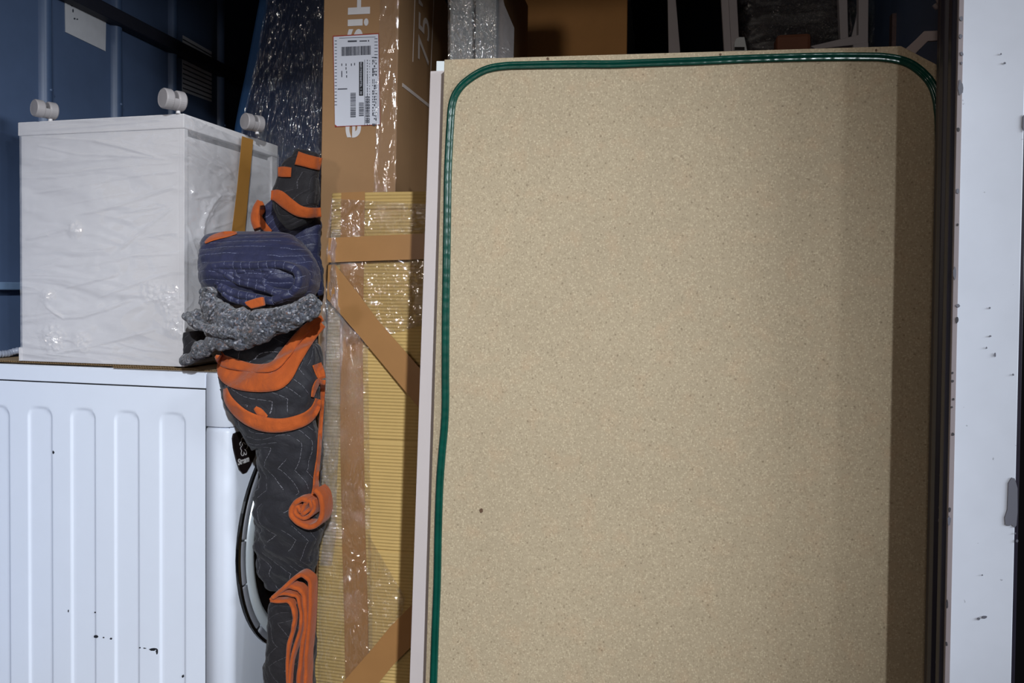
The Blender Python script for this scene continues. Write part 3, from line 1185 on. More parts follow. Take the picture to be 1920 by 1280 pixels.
# scuffs on the side sheet
for i, (px, py, rx, ry) in enumerate(((100, 848, 2, 3), (180, 1193, 4.5, 2.6), (194, 1195, 1.8, 1.2), (208, 1197, 2, 2), (262, 1214, 1.5, 1.2), (271, 1215, 3, 1), (286, 1217, 8, 2.3), (294, 1221, 2, 5), (128, 1145, 1, 2.5), (178, 1148, 1.5, 1.2), (342, 1268, 1.3, 2.5))):
    mb = MB()
    poly = []
    for j in range(10):
        a = 2 * math.pi * j / 10
        k = 1 + 0.5 * noise.noise(Vector((math.cos(a) * 2, math.sin(a) * 2, i * 3.1)))
        q = PP(px + rx * k * math.cos(a), py + ry * k * math.sin(a), WO + wn * 0.0006, wn)
        poly.append(q)
    mb.slab(poly, wn * -0.007)
    mb.build('scuff_mark', MT['ink'], washer)

# ================================================================== CARDBOARD SHEETS on the washer
def corr_sheet(name, x0, x1, y0, y1, z, th, tilt, label):
    """double-faced corrugated sheet in washer coordinates."""
    root = empty(name, label, 'cardboard', WM @ Vector(((x0 + x1) / 2, (y0 + y1) / 2, z)), WROT)
    def zz(x):
        return z + (x - x0) * tilt
    for nm, h in (('liner', 0.0), ('liner', th - 0.0007)):
        m = MB()
        m.slab([Vector((x0, y0, zz(x0) + h)), Vector((x1, y0, zz(x1) + h)), Vector((x1, y1, zz(x1) + h)), Vector((x0, y1, zz(x0) + h))], (0, 0, 0.0007))
        loc(m).build(nm, MT['corr_sheet'], root)
    m = MB()
    nx = int((x1 - x0) / 0.0012)
    pts = []
    for yy in (y0 + 0.0008, y1 - 0.001):
        for i in range(nx):
            x = x0 + (x1 - x0) * i / (nx - 1)
            pts.append(Vector((x, yy, zz(x) + th / 2 + (th / 2 - 0.0009) * math.sin(x * 2 * math.pi / 0.0075))))
    m.grid(pts, nx, 2)
    loc(m).build('flute', MT['corr_sheet'], root, smooth=True)
    return root


xa = wside(-40, 680).x
corr_sheet('cardboard_sheet', wside(214, 690).x, wside(408, 690).x, -0.006, 0.46, HW + 0.0006, 0.0042, 0.0, 'short corrugated cardboard sheet lying on the washing machine top under the longer sheet')
corr_sheet('cardboard_sheet', xa, wside(330, 690).x, -0.008, 0.46, HW + 0.0052, 0.0045, 0.0, 'long corrugated cardboard sheet directly under the white cabinet')
ZCB = HW + 0.0102

# ================================================================== WHITE CABINET (upside down, casters up)
CROT = R_(-3.0)
cc = P(345, 600, 1.745)
CO = Vector((cc.x, 1.745, ZCB))
CM = Matrix.Translation(CO) @ Matrix.Rotation(CROT, 4, 'Z')
CI = CM.inverted()
cn = CM.to_3x3() @ Vector((0, -1, 0))
cr = CM.to_3x3() @ Vector((1, 0, 0))
def cfront(px, py, off=0.0):
    return CI @ PP(px, py, CM @ Vector((0, off, 0)), cn)
def cside(px, py, off=0.0):
    return CI @ PP(px, py, CM @ Vector((off, 0, 0)), cr)
cwid = -cfront(40, 500).x
lidz = cfront(343, 213).z
lidb = cfront(343, 240).z
clid = -cfront(34.5, 240).x
cbas = -cfront(36, 665).x
cdep = cside(520, 292).y
print('cabinet', cwid, lidz, cdep, 'washer H', HW)
cab = empty('drawer_cabinet', 'white cabinet upside down with casters up, wrapped in clear film', 'cabinet', CO, CROT)
def cl(mb):
    mb.v = [CM @ p for p in mb.v]
    return mb
plz = cfront(36, 651).z
mb = MB(); mb.box((-cwid, 0.001, 0.0), (-0.016, 0.018, lidb)); cl(mb).build('side_board', MT['white_lam'], cab, bevel=0.0015)
mb = MB(); mb.box((-cwid, cdep - 0.018, 0.0), (-0.016, cdep - 0.002, lidb)); cl(mb).build('side_board', MT['white_lam'], cab, bevel=0.0015)
mb = MB(); mb.box((-cwid, 0.018, 0.0), (-cwid + 0.012, cdep - 0.018, lidb)); cl(mb).build('rear_board', MT['white_lam'], cab)
mb = MB(); mb.box((-cbas, -0.0015, 0.0), (-cwid + 0.001, cdep, plz)); cl(mb).build('top_board', MT['white_lam'], cab, bevel=0.001)
mb = MB(); mb.box((-clid, -0.002, lidb), (0.001, cdep + 0.002, lidz)); cl(mb).build('base_board', MT['white_lam'], cab, bevel=0.002)
# front stiles and drawer fronts on the right face
mb = MB(); mb.box((-0.016, 0.0005, 0.0), (0.0, 0.016, lidb - 0.0005)); cl(mb).build('stile', MT['white_lam'], cab, bevel=0.0015)
mb = MB(); mb.box((-0.016, cdep - 0.03, 0.0), (0.0, cdep, lidb - 0.0005)); cl(mb).build('stile', MT['white_lam'], cab, bevel=0.0015)
mb = MB(); mb.box((-0.014, 0.018, 0.004), (-0.006, cdep - 0.032, lidb - 0.016)); cl(mb).build('door', MT['white_lam'], cab, bevel=0.001)
mb = MB(); mb.box((-0.10, 0.02, lidb - 0.018), (-0.016, cdep - 0.034, lidb - 0.0005)); cl(mb).build('gap_shade', MT['gap_dark'], cab)  # dark filler: shade under the base board put into its colour
# casters
def caster(px, py, on_side=False, r=0.0235, ang=0.0, sz=None):
    c0 = CI @ PZ(px, py, CO.z + lidz)
    c0.z = lidz
    stem = c0 + Vector((0.010, 0.0, 0))
    w = c0 + Vector((0, 0, r + 0.006))
    A = Matrix.Rotation(ang, 3, 'Z')
    axd = A @ Vector((1, 0, 0))
    f1 = A @ Vector((0, 1, 0))
    up = Vector((0, 0, 1))
    m = MB(); m.lathe(c0 + axd * 0.014, up, axd, f1, [(0.0, 0.0), (0.006, 0.0), (0.005, 0.004), (0.005, 0.02), (0.0, 0.02)], 14)
    hood = MB()
    hood.lathe(w, axd, f1, up, [(0.0, -0.011), (r * 0.96, -0.011), (r * 0.96, 0.011), (0.0, 0.011)], 26, R_(180), R_(405), True)
    root = cl(hood).build('caster', MT['caster'], cab, smooth=False, bevel=0.001)
    cl(m).build('stem', MT['white_lam'], root, smooth=True)
    for sgn in (-1, 1):
        m = MB()
        m.lathe(w, axd, f1, up, [(0.0, sgn * 0.0045), (r * 0.9, sgn * 0.0045), (r, sgn * 0.008), (r * 1.0, sgn * 0.024), (r * 0.9, sgn * 0.027), (r * 0.86, sgn * 0.0262), (0.0, sgn * 0.0268)], 30)
        cl(m).build('wheel', MT['caster'], root, smooth=False, bevel=0.0008)
caster(84, 226, r=0.0225, ang=R_(70))
caster(324, 211, r=0.0250, ang=R_(66))
caster(474, 250, r=0.0235, ang=R_(66))
# film over front face and right face
def wf(px, py):
    return CM @ cfront(px, py, -0.0035)
def wsd(px, py):
    return CM @ cside(px, py, 0.003)
ff = []
for pl, w, h in (([(36, 247), (180, 236), (336, 222)], 4, 4), ([(36, 251), (140, 250), (330, 238)], 3, 3), ([(48, 255), (120, 260), (211, 266)], 3.5, 4), ([(168, 262), (230, 275), (305, 297)], 6, 6), ([(197, 291), (250, 292), (320, 299)], 5, 4),
                 ([(60, 363), (140, 352), (216, 337)], 3.5, 4), ([(199, 339), (270, 328), (338, 321)], 4, 4), ([(139, 406), (230, 384), (331, 349)], 4, 5), ([(220, 471), (280, 425), (333, 382)], 3.5, 4), ([(48, 450), (90, 440), (134, 425)], 5, 5),
                 ([(86, 572), (104, 586), (120, 596), (153, 594), (200, 580), (250, 562)], 5, 6), ([(120, 541), (170, 528), (225, 513)], 4, 5), ([(96, 665), (190, 645), (297, 617)], 4, 5), ([(55, 318), (66, 302), (78, 296)], 3, 3),
                 ([(60, 270), (150, 290), (260, 292)], 4, 3), ([(220, 400), (290, 390), (338, 378)], 3.5, 3), ([(160, 500), (250, 480), (335, 475)], 4, 3), ([(70, 500), (160, 470), (220, 462)], 3.5, 3), ([(180, 560), (260, 530), (320, 512)], 4, 4),
                 ([(215, 640), (270, 655), (330, 660)], 3.5, 3), ([(60, 620), (140, 640), (230, 655)], 4, 3), ([(100, 390), (180, 372), (250, 362)], 3, 3), ([(150, 320), (240, 310), (330, 305)], 3, 3), ([(250, 450), (300, 440), (338, 436)], 3, 3)):
    ff.append(([wf(*q) for q in pl], w * 0.00085, h * 0.0010))
cr_f = [(wf(px, py), rad * 0.00134, h) for px, py, rad, h in ((100, 636, 34, 0.010), (152, 642, 26, 0.009), (318, 560, 36, 0.010), (330, 610, 30, 0.009), (140, 430, 20, 0.008), (285, 545, 28, 0.007), (90, 556, 20, 0.006))]
mb = MB()
film_quad(mb, CM @ Vector((-cwid, -0.0035, lidz - 0.002)), CM @ Vector((0.003, -0.0035, lidz - 0.002)), CM @ Vector((0.003, -0.0035, 0.001)), CM @ Vector((-cwid, -0.0035, 0.001)), 210, 280, 0.004, (4, 4, 12), 3.1, cn, ff, cr_f, 85)
cab_film = film_build(mb, 'stretch_film', MT['film_cab'], cab, 'clear stretch film')
ff = []
for pl, w, h in (([(350, 255), (395, 296), (441, 344)], 6, 7), ([(374, 262), (405, 292), (441, 337)], 5, 6), ([(444, 365), (408, 367), (393, 385), (384, 402), (377, 425), (374, 445)], 6, 9), ([(385, 358), (410, 372), (438, 374)], 4, 5), ([(360, 372), (400, 366), (430, 355)], 4, 4),
                 ([(395, 428), (420, 420), (445, 410)], 4, 4), ([(352, 300), (380, 330), (400, 345)], 4, 3), ([(350, 420), (365, 470), (372, 520)], 5, 5), ([(480, 300), (500, 330), (512, 360)], 4, 4)):
    ff.append(([wsd(*q) for q in pl], w * 0.0011, h * 0.0011))
cr_s = [(wsd(px, py), rad * 0.0014, h) for px, py, rad, h in ((389, 395, 22, 0.010), (374, 447, 20, 0.010), (362, 362, 14, 0.007), (372, 490, 26, 0.009))]
mb = MB()
film_quad(mb, CM @ Vector((0.003, -0.0035, lidz - 0.002)), CM @ Vector((0.003, cdep + 0.003, lidz - 0.03)), CM @ Vector((0.003, cdep + 0.003, 0.001)), CM @ Vector((0.003, -0.0035, 0.001)), 160, 220, 0.006, (7, 7, 7), 8.7, cr, ff, cr_s, 85)
film_build(mb, 'stretch_film', MT['film_cab_side'], cab, 'clear stretch film')
# tape hanging down the right face
mb = MB()
q = [cside(454, 255, 0.017), cside(475, 262, 0.017), cside(466, 360, 0.017), cside(458, 448, 0.017), cside(433, 448, 0.017), cside(444, 360, 0.017)]
mb.slab(q, (-0.0006, 0, 0)); cl(mb).build('tape_strip', MT['tape_ochre'], cab, label='ochre brown packing tape strip')

# grey hose behind the cabinet on the washer
mb = MB()
hp = [P(-30, 690, 1.80), P(-8, 678, 1.82), P(8, 668, 1.84), P(22, 660, 1.86), P(40, 656, 1.88), P(55, 654, 1.92)]
hp = [Vector(h) for h in catmull([tuple(h) for h in hp], 40)]
hp = [Vector((h.x, h.y, max(h.z, HW + 0.021))) for h in hp]
mb.tube(hp, lambda t: 0.0095 + 0.0008 * math.sin(t * 160), 10)
ho = mb.build('drain_hose', MT['hose'], None, base=Vector((hp[0].x, hp[0].y, HW)), smooth=True)
tag(ho, 'grey hose lying on washer top at left of white cabinet', 'hose')

# ================================================================== CARTON OF A SCREEN (tall, standing on end)
Yt = 2.0
tl, tr = P(607, 0, Yt), P(748, 0, Yt)
blv = P(596, 640, Yt)
dl = (tl - blv).normalized()
def tvx(z):
    return tl + dl * ((z - tl.z) / dl.z)
tvw = tr.x - tl.x
ztop = 2.06
tv = empty('tv_carton', 'tall brown television carton standing on end with shipping label', 'box', Vector((tvx(0).x + tvw / 2, Yt, 0)))
mb = MB()
f4 = [tvx(0.0), tvx(0.0) + Vector((tvw, 0, 0)), tvx(ztop) + Vector((tvw, 0, 0)), tvx(ztop)]
mb.slab(f4, (0, 0.52, 0)); mb.build('carton', MT['carton'], tv, bevel=0.003)
# writing on the narrow face, reading downwards
hx = P(656, 0, Yt - 0.001)
ev = -dl
scale_t = (P(695, 100, Yt).x - P(655, 100, Yt).x)
Mtx = frame_mat(P(654.5, -30, Yt - 0.0008), ev, Vector((1, 0, 0)))
text_mesh('carton_print', 'Hisense', scale_t / 0.70, Mtx, MT['print_white'], tv, bold=0.0018, fit=(P(654, 258, Yt) - P(654, -30, Yt)).length)
# label
lab = [P(px, py, Yt - 0.0020) for px, py in ((624, 67), (710, 62), (713, 234), (628, 238))]
mb = MB(); mb.slab(lab, (0, 0.001, 0)); lb_red = mb.build('label', MT['label_red'], tv, label='white shipping label with red border')
lab = [P(px, py, Yt - 0.0026) for px, py in ((625.5, 69), (709, 64), (712, 233), (632, 236.5), (628, 233))]
mb = MB(); mb.slab(lab, (0, 0.0006, 0)); mb.build('label_sheet', MT['label_white'], lb_red)
def print_bars(bars, m=MT['print_black']):
    b_ = MB()
    for (x0, y0, x1, y1) in bars:
        b_.slab([P(x0, y0, Yt - 0.0030), P(x1, y0 - (x1 - x0) * 0.03, Yt - 0.0030), P(x1, y1 - (x1 - x0) * 0.03, Yt - 0.0030), P(x0, y1, Yt - 0.0030)], (0, 0.0004, 0))
    b_.build('label_print', m, lb_red)
rnd = random.Random(3)
bars = []
x = 640.0
while x < 695:
    w = rnd.choice((0.6, 0.8, 1.0, 1.6, 2.2))
    bars.append((x, 88 - (x - 640) * 0.045, min(x + w, 696), 105 - (x - 640) * 0.045))
    x += w + rnd.choice((0.5, 0.6, 0.9))
print_bars(bars)
bars = []
for (xa_, xb_, ya, yb_) in ((657, 667, 174, 218), (673, 682, 192, 218), (685, 693, 181, 230)):
    y = ya
    while y < yb_:
        h = rnd.choice((0.6, 0.9, 1.4, 2.0))
        bars.append((xa_, y, xb_, y + h))
        y += h + rnd.choice((0.6, 0.8, 1.1))
print_bars(bars)
bars = [(636, 71, 704, 71.8), (633, 166, 651, 168), (683.5, 112, 684.2, 236), (697, 107, 706, 108.5)]
for y in range(76, 200, 6):
    bars += [(627.5, y, 631.5, y + 1.2)]
for y in range(72, 112, 6):
    bars += [(702, y, 708, y + 1.2)]
for (xx, yy) in ((640, 119), (648, 119), (658, 119), (664, 118), (640, 133), (649, 133), (640, 140), (649, 141), (640, 137), (648, 126)):
    bars.append((xx, yy, xx + 1.6, yy + 4.5))
y = 112
while y < 232:
    bars.append((688, y, 689.3, y + rnd.uniform(2, 5)))
    bars.append((692.5, y + 1, 693.3, y + rnd.uniform(2, 4)))
    for xx in (698, 701, 704):
        if rnd.random() < 0.8:
            bars.append((xx, y, xx + rnd.choice((1.2, 2.0, 2.4)), y + rnd.uniform(1, 5)))
    y += 5.2
print_bars(bars)
print_bars([(652, 76, 669, 79), (674, 76, 688, 78), (690, 75, 692, 78)], MT['print_black'])
print_bars([(673.2, 116, 681, 179.5)], MT['ink'])
text_mesh('label_print', 'REF/7030460TEL 1 30', 0.0066, frame_mat(P(675.3, 117, Yt - 0.0036), P(675.6, 179, Yt) - P(675.3, 117, Yt), Vector((1, 0, 0))), MT['label_white'], lb_red, fit=(P(675, 178, Yt) - P(675, 118, Yt)).length)
# broad face: printed lines and size
Xt = tvx(1.6).x + tvw
def tvside(px, py):
    b_ = PX(px, py, Xt + 0.001)
    xx = tvx(b_.z).x + tvw + 0.0012
    return PX(px, py, xx)
def side_line(pa, pb, w, m):
    a_, b_ = tvside(*pa), tvside(*pb)
    d_ = (b_ - a_).normalized()
    n_ = Vector((1, 0, 0)).cross(d_).normalized() * (w / 2)
    b2 = MB(); b2.slab([a_ - n_, b_ - n_, b_ + n_, a_ + n_], (-0.001, 0, 0)); b2.build('carton_print', m, tv)
side_line((779, -20), (774.5, 116), 0.0035, MT['print_grey'])
side_line((814.5, -20), (808, 140), 0.0045, MT['print_grey'])
side_line((755, 159), (812, 204), 0.010, MT['print_grey'])
p7 = tvside(801.5, 126); pdir = tvside(799, 2) - p7
Mt = frame_mat(tvside(803.5, 128), tvside(806, 10) - tvside(803.5, 128), Vector((0, -1, 0)))
zz_ = (tvside(803.5, 20).z - tvside(803.5, 128).z)
text_mesh('carton_print', '75"', 0.150, Mt, MT['print_grey'], tv, fit=abs(tvside(803.5, 2).z - tvside(803.5, 128).z))
# clear tape along the near edge and film strip
mb = MB()
ea = [P(px, py, Yt - 0.003) for px, py in ((716, -20), (742, -20), (744, 180), (742, 360), (706, 360), (712, 160))]
film_pts = ea
mb2 = MB()
film_quad(mb2, P(714, -30, Yt - 0.003), P(749, -30, Yt - 0.003), P(742, 365, Yt - 0.003), P(700, 365, Yt - 0.003), 24, 80, 0.005, (30, 5, 6), 1.7, (0, -1, 0))
film_build(mb2, 'clear_tape', MT['film_tv'], tv, 'clear glossy tape along the edge')

# ================================================================== CORRUGATED WRAPPED PACKAGE
Yc = 1.85
c_tl, c_tr, c_bl = P(621, 362, Yc), P(850, 356, Yc), P(588, 1280, Yc)
dc_ = (c_tl - c_bl).normalized()
ctop = c_tl.z
cwd = c_tr.x - c_tl.x
pkg = empty('wrapped_package', 'tall package in tan corrugated paper with brown tape and clear film', 'package', Vector((c_bl.x + cwd / 2, Yc + 0.06, 0)))
def cpt(u, z, y=0.0):
    b_ = c_tl + dc_ * ((z - c_tl.z) / dc_.z)
    return Vector((b_.x + u, Yc + y, z))
pitch = 0.0085
nz = int(ctop / (pitch / 6))
pts = []
folds = [P(700, 825, Yc).z, P(700, 1030, Yc).z, P(700, 395, Yc).z]
for j in range(nz + 1):
    z = ctop * j / nz
    h = 0.0012 * math.sin(2 * math.pi * z / pitch)
    for fz in folds:
        h += 0.004 * math.exp(-((z - fz) / 0.003) ** 2)
    for i, u in enumerate([0.0, 0.004, 0.03, 0.08, 0.14, 0.2, cwd - 0.004, cwd]):
        e = 0.006 if u in (0.0, cwd) else 0.0
        bulge = -0.006 * math.sin(math.pi * u / cwd)
        pts.append(cpt(u, z, h + e + bulge + 0.0025 * noise.noise(Vector((u * 9, z * 7, 0)))))
mb = MB(); mb.grid(pts, 8, nz + 1); mb.build('corrugated_face', MT['corrugated'], pkg, smooth=True)
mb = MB()
mb.slab([cpt(0.001, 0.0, 0.008), cpt(cwd - 0.001, 0.0, 0.008), cpt(cwd - 0.001, ctop - 0.001, 0.008), cpt(0.001, ctop - 0.001, 0.008)], (0, 0.115, 0))
mb.build('core', MT['corrugated'], pkg, bevel=0.004)
def tape(poly, off, label=None):
    m_ = MB(); m_.slab([P(px, py, Yc - off) for px, py in poly], (0, 0.0012, 0)); return m_.build('tape_strip', MT['tape'], pkg)
tape([(640, 361), (684, 359), (682, 492), (680, 660), (682, 830), (685, 1000), (690, 1150), (692, 1300), (648, 1300), (645, 1150), (641, 1000), (638, 830), (637, 660), (638, 492)], 0.0095)
tape([(616, 446), (720, 441), (845, 436), (845, 484), (720, 488), (614, 492)], 0.022)
tape([(615, 497), (628, 495), (669, 547), (707, 598), (787, 690), (830, 738), (830, 815), (787, 766), (680, 637), (635, 585), (613, 560)], 0.0235)
tape([(620, 1305), (647, 1274), (691, 1224), (732, 1174), (771, 1135), (840, 1070), (840, 1150), (769, 1214), (735, 1249), (690, 1305)], 0.022)
# film: bunched along the left edge, looser over the face
mb = MB()
rows = [(430, 624, 640), (470, 612, 634), (500, 618, 632), (560, 606, 640), (620, 600, 645), (700, 603, 640), (800, 601, 638), (900, 604, 632), (1000, 606, 630), (1060, 600, 622)]
S = catmull([(float(a), float(b), float(c)) for a, b, c in rows], 150)
pts = []
for k, (py, xl, xr) in enumerate(S):
    for i in range(22):
        u = i / 21
        px = xl + (xr - xl) * u
        q = noise.fractal(Vector((px * 0.10, py * 0.035, 4.2)), 0.7, 2.0, 4)
        pts.append(P(px, py, Yc - 0.012 - 0.016 * math.sin(math.pi * u) - 0.010 * q))
mb.grid(pts, 22, len(S)); film_build(mb, 'stretch_film', MT['film_edge'], pkg, 'bunched clear film along the edge')
for (q4, sd, amp) in (([(622, 372), (835, 385), (830, 440), (612, 446)], 1.0, 0.008), ([(616, 480), (830, 476), (825, 600), (650, 650)], 2.0, 0.008), ([(605, 560), (690, 640), (700, 1290), (596, 1290)], 3.0, 0.008), ([(690, 1000), (760, 1120), (740, 1230), (690, 1290)], 4.0, 0.008)):
    mb = MB()
    film_quad(mb, *[P(px, py, Yc - 0.0135) for px, py in q4], 110, 150, amp, (16, 5, 9), sd * 3.3, (0, -1, 0), glob=0.0045, cscale=80)
    film_build(mb, 'stretch_film', MT['film_box'], pkg, 'loose clear stretch film')

# ================================================================== BLUE MATTRESS behind
Ym = 2.62
mrows = [(-60, 492, 640), (0, 481, 640), (120, 458, 640), (245, 433, 640), (330, 428, 640), (500, 430, 640), (700, 432, 640), (1000, 436, 640)]
mat_root = empty('mattress', 'blue mattress standing upright in crinkled clear film behind cabinet', 'mattress', Vector((P(540, 300, Ym).x, Ym + 0.09, 0)))
S = catmull([tuple(map(float, r)) for r in mrows], 40)
pts = []
prof_u = [(0.0, 0.16), (0.0, 0.03), (0.02, 0.008), (0.06, 0.0), (0.3, 0.0), (0.6, 0.0), (0.95, 0.0), (1.0, 0.03), (1.0, 0.16)]
for (py, xl, xr) in S:
    L, Rr = P(xl, py, Ym), P(xr, py, Ym)
    for u, d in prof_u:
        pts.append(L.lerp(Rr, u) + Vector((0, d, 0)))
for p in pts[-len(prof_u):]:
    p.z = 0.0
mb = MB(); n = len(prof_u); mb.grid(pts, n, len(S), None, True); mb.f += [tuple(range(n)), tuple(range(n * (len(S) - 1), n * len(S)))]; mb.mi += [0, 0]
mb.build('cover', MT['mattress'], mat_root, smooth=True)
mb = MB()
mrow2 = [(-60, 512, 632), (0, 503, 632), (120, 482, 632), (245, 456, 632), (330, 456, 632), (420, 456, 632)]
S = catmull([tuple(map(float, r)) for r in mrow2], 60)
pts = []
for (py, xl, xr) in S:
    for i in range(6):
        u = i / 5
        pts.append(P(xl + (xr - xl) * u, py, Ym - 0.012 - 0.012 * math.sin(math.pi * u)))
mb.grid(pts, 6, len(S)); mb.build('inner_wrap', MT['navy_film'], mat_root, smooth=True, label='dark blue inner wrap')
mb = MB()
S = catmull([tuple(map(float, r)) for r in mrow2], 160)
pts = []
for (py, xl, xr) in S:
    for i in range(110):
        u = i / 109
        px = xl - 4 + (xr - xl + 6) * u
        sh = px + (py) * 0.16
        h = abs(noise.fractal(Vector((sh * 0.075, py * 0.008, 1.0)), 0.8, 2.0, 4))
        pts.append(P(px, py, Ym - 0.035 - 0.032 * h))
mb.grid(pts, 110, len(S)); film_build(mb, 'stretch_film', MT['film_blue'], mat_root, 'crinkled clear film in long vertical streaks')

# ================================================================== THINGS BEHIND THE BOARD (top of the picture)
# film-wrapped white panels
Yp = 2.16
wp = empty('wrapped_bundle', 'two white panels on edge in crinkled clear film above the board', 'panel bundle', Vector((P(888, 100, Yp).x, Yp + 0.2, 0)))
for (x0, x1) in ((843, 885.5), (891, 930)):
    a_, b_ = P(x0, 60, Yp).x, P(x1, 60, Yp).x
    mb = MB(); mb.box((a_, Yp, 0.0), (b_, Yp + 0.45, 2.10)); mb.build('panel', MT['white_panel_b'], wp, bevel=0.004)
a_ = P(886.0, 60, Yp).x; b_ = P(890.5, 60, Yp).x
mb = MB(); mb.box((a_, Yp + 0.02, 0.0), (b_, Yp + 0.44, 2.09)); mb.build('panel_gap_shade', MT['black'], wp)  # black strip painted as the shade in the gap between the panels
a_ = P(931, 60, Yp).x
mb = MB(); mb.slab([Vector((a_, Yp + 0.03, 0)), Vector((a_ + 0.014, Yp + 0.03, 0)), Vector((a_ + 0.014, Yp + 0.03, 2.08)), Vector((a_, Yp + 0.03, 2.08))], (0, 0.4, 0)); mb.build('cardboard_backing', MT['carton_side'], wp)
mb = MB()
film_quad(mb, P(840, -30, Yp - 0.004), P(931, -30, Yp - 0.004), P(931, 560, Yp - 0.004), P(840, 560, Yp - 0.004), 110, 420, 0.02, (26, 5, 14), 5.5, (0, -1, 0), glob=0.004, cscale=70)
film_build(mb, 'stretch_film', MT['film_panels'], wp, 'crinkled clear film')
mb = MB()
mb.slab([P(px, py, Yp + 0.02) for px, py in ((932, -30), (936, -30), (946, 10), (964, 52), (962, 130), (958, 560), (932, 560))], (0, 0.004, 0))
film_build(mb, 'stretch_film', mat_film('film_loose', (1, 1, 1), 20, 0.6, 0.10, 0.2, 0.30, 0.006), wp, 'loose film stretched off the side')

# plain brown carton
Yk = 2.9
x0, x1 = P(975, 50, Yk).x, P(1176, 50, Yk).x
kt = empty('carton', 'plain brown carton standing behind the board top, centre', 'box', Vector(((x0 + x1) / 2, Yk + 0.19, 0)))
y1k = PX(1198, 60, x1).y
mb = MB(); mb.box((x0, Yk, 0), (x1, y1k, 2.28)); mb.build('carton', MT['carton_back'], kt, bevel=0.003)
mb = MB(); z_ = PX(1186, 36, x1).z
mb.box((x1, Yk + 0.012, 0.3), (x1 + 0.001, y1k - 0.001, z_)); mb.build('side_label', MT['white_panel'], kt, label='pale grey strip on the carton side')

# upturned metal table
Yl = 2.48
topz = P(1300, 170, Yl).z
lt = empty('upturned_table', 'upturned table with grey steel legs sticking up behind the board', 'table', Vector((0.32, 2.6, topz - 0.03)))
mb = MB(); mb.box((-0.02, 2.40, topz - 0.03), (0.66, 2.95, topz)); mb.build('tabletop', MT['white_lam'], lt, bevel=0.004)
def leg_poly(poly, Y, th=0.03, label=None, nm='leg'):
    m_ = MB(); m_.slab([P(px, py, Y) for px, py in poly], (0, th, 0)); return m_.build(nm, MT['leg_grey'], lt, bevel=0.002)
leg_poly([(1251, -40), (1264, -40), (1282, 170), (1255, 170)], Yl, 0.028)
leg_poly([(1350, -40), (1364, -40), (1376, 170), (1362, 170)], Yl + 0.012, 0.022)
leg_poly([(1364, -40), (1380, -40), (1391, 170), (1376, 170)], Yl, 0.030)
mb = MB()
m_poly = [(1377, 98), (1377, 80), (1380, 72), (1386, 69), (1396, 69), (1402, 98)]
mb.slab([P(px, py, Yl - 0.03) for px, py in m_poly], (0, 0.03, 0)); cap = mb.build('foot_cap', MT['white_panel_b'], lt, bevel=0.002, label='pale plastic foot cap')
mb = MB(); mb.slab([P(px, py, Yl - 0.032) for px, py in ((1377.5, 88), (1396, 88), (1396, 94), (1377.5, 94))], (0, 0.004, 0)); mb.build('slot', MT['black'], cap)
leg_poly([(1571, -40), (1588, -40), (1591, 73), (1576, 76)], Yl + 0.12, 0.028)
leg_poly([(1610, -40), (1629, -40), (1628, 81), (1530, 92), (1520, 86), (1610, 65)], Yl, 0.028)
mb = MB(); mb.slab([P(px, py, Yl + 0.13) for px, py in ((1597, 68), (1604, 40), (1612, 0), (1612, 66))], (0, 0.01, 0)); mb.build('gusset', MT['leg_grey'], lt)
mb = MB(); mb.slab([P(px, py, Yl) for px, py in ((1600, 170), (1628, 170), (1628, 80), (1600, 84))], (0, 0.028, 0)); mb.build('leg_foot', MT['leg_grey'], lt)
# hidden carton that carries the table
cs_ = empty('storage_carton', 'large carton hidden behind the board under the upturned table', 'box', Vector((0.32, 2.65, 0)))
mb = MB(); mb.box((0.0, 2.38, 0.0), (0.65, 2.93, topz - 0.031)); mb.build('carton', MT['carton_back'], cs_, bevel=0.004)
# black wrapped bundle on the table
Yv = 2.70
bx0, bx1 = P(1384, 40, Yv).x, P(1600, 40, Yv).x
bb = empty('black_bundle', 'black plastic wrapped bundle between the grey steel legs', 'bundle', Vector(((bx0 + bx1) / 2, Yv + 0.09, topz)))
mb = MB()
pts = []
nu, nv = 60, 70
for j in range(nv):
    z = topz + 0.001 + (0.52) * j / (nv - 1)
    for i in range(nu):
        a = 2 * math.pi * i / nu
        ca, sa = math.cos(a), math.sin(a)
        ex = math.copysign(abs(ca) ** 0.35, ca); ey = math.copysign(abs(sa) ** 0.35, sa)
        p = Vector(((bx0 + bx1) / 2 + (bx1 - bx0) / 2 * ex, Yv + 0.09 + 0.085 * ey, z))
        p += Vector((ca, sa, 0)) * 0.010 * noise.fractal(p * 18, 0.8, 2.0, 4)
        pts.append(p)
mb.grid(pts, nu, nv, None, True); mb.f += [tuple(range(nu)), tuple(range(nu * (nv - 1), nu * nv))]; mb.mi += [0, 0]
mb.build('wrapped_body', MT['black_wrap'], bb, smooth=True)
mb = MB()
film_quad(mb, P(1384, -40, Yv - 0.012), P(1640, -40, Yv - 0.012), P(1640, 130, Yv - 0.012), P(1384, 130, Yv - 0.012), 110, 80, 0.012, (40, 5, 40), 9.5, (0, -1, 0))
film_build(mb, 'film_wrap', MT['film_black'], bb, 'glossy crinkled film')
mb = MB()
rx0, rx1 = P(1456, 70, 2.56).x, P(1522, 70, 2.56).x
mb.box((rx0, 2.56, topz + 0.0005), (rx1, 2.63, P(1490, 62, 2.56).z))
rb = mb.build('small_box', MT['rust_box'], None, base=Vector(((rx0 + rx1) / 2, 2.595, topz)), bevel=0.012)
tag(rb, 'small rust brown box in front of black wrapped bundle', 'box')
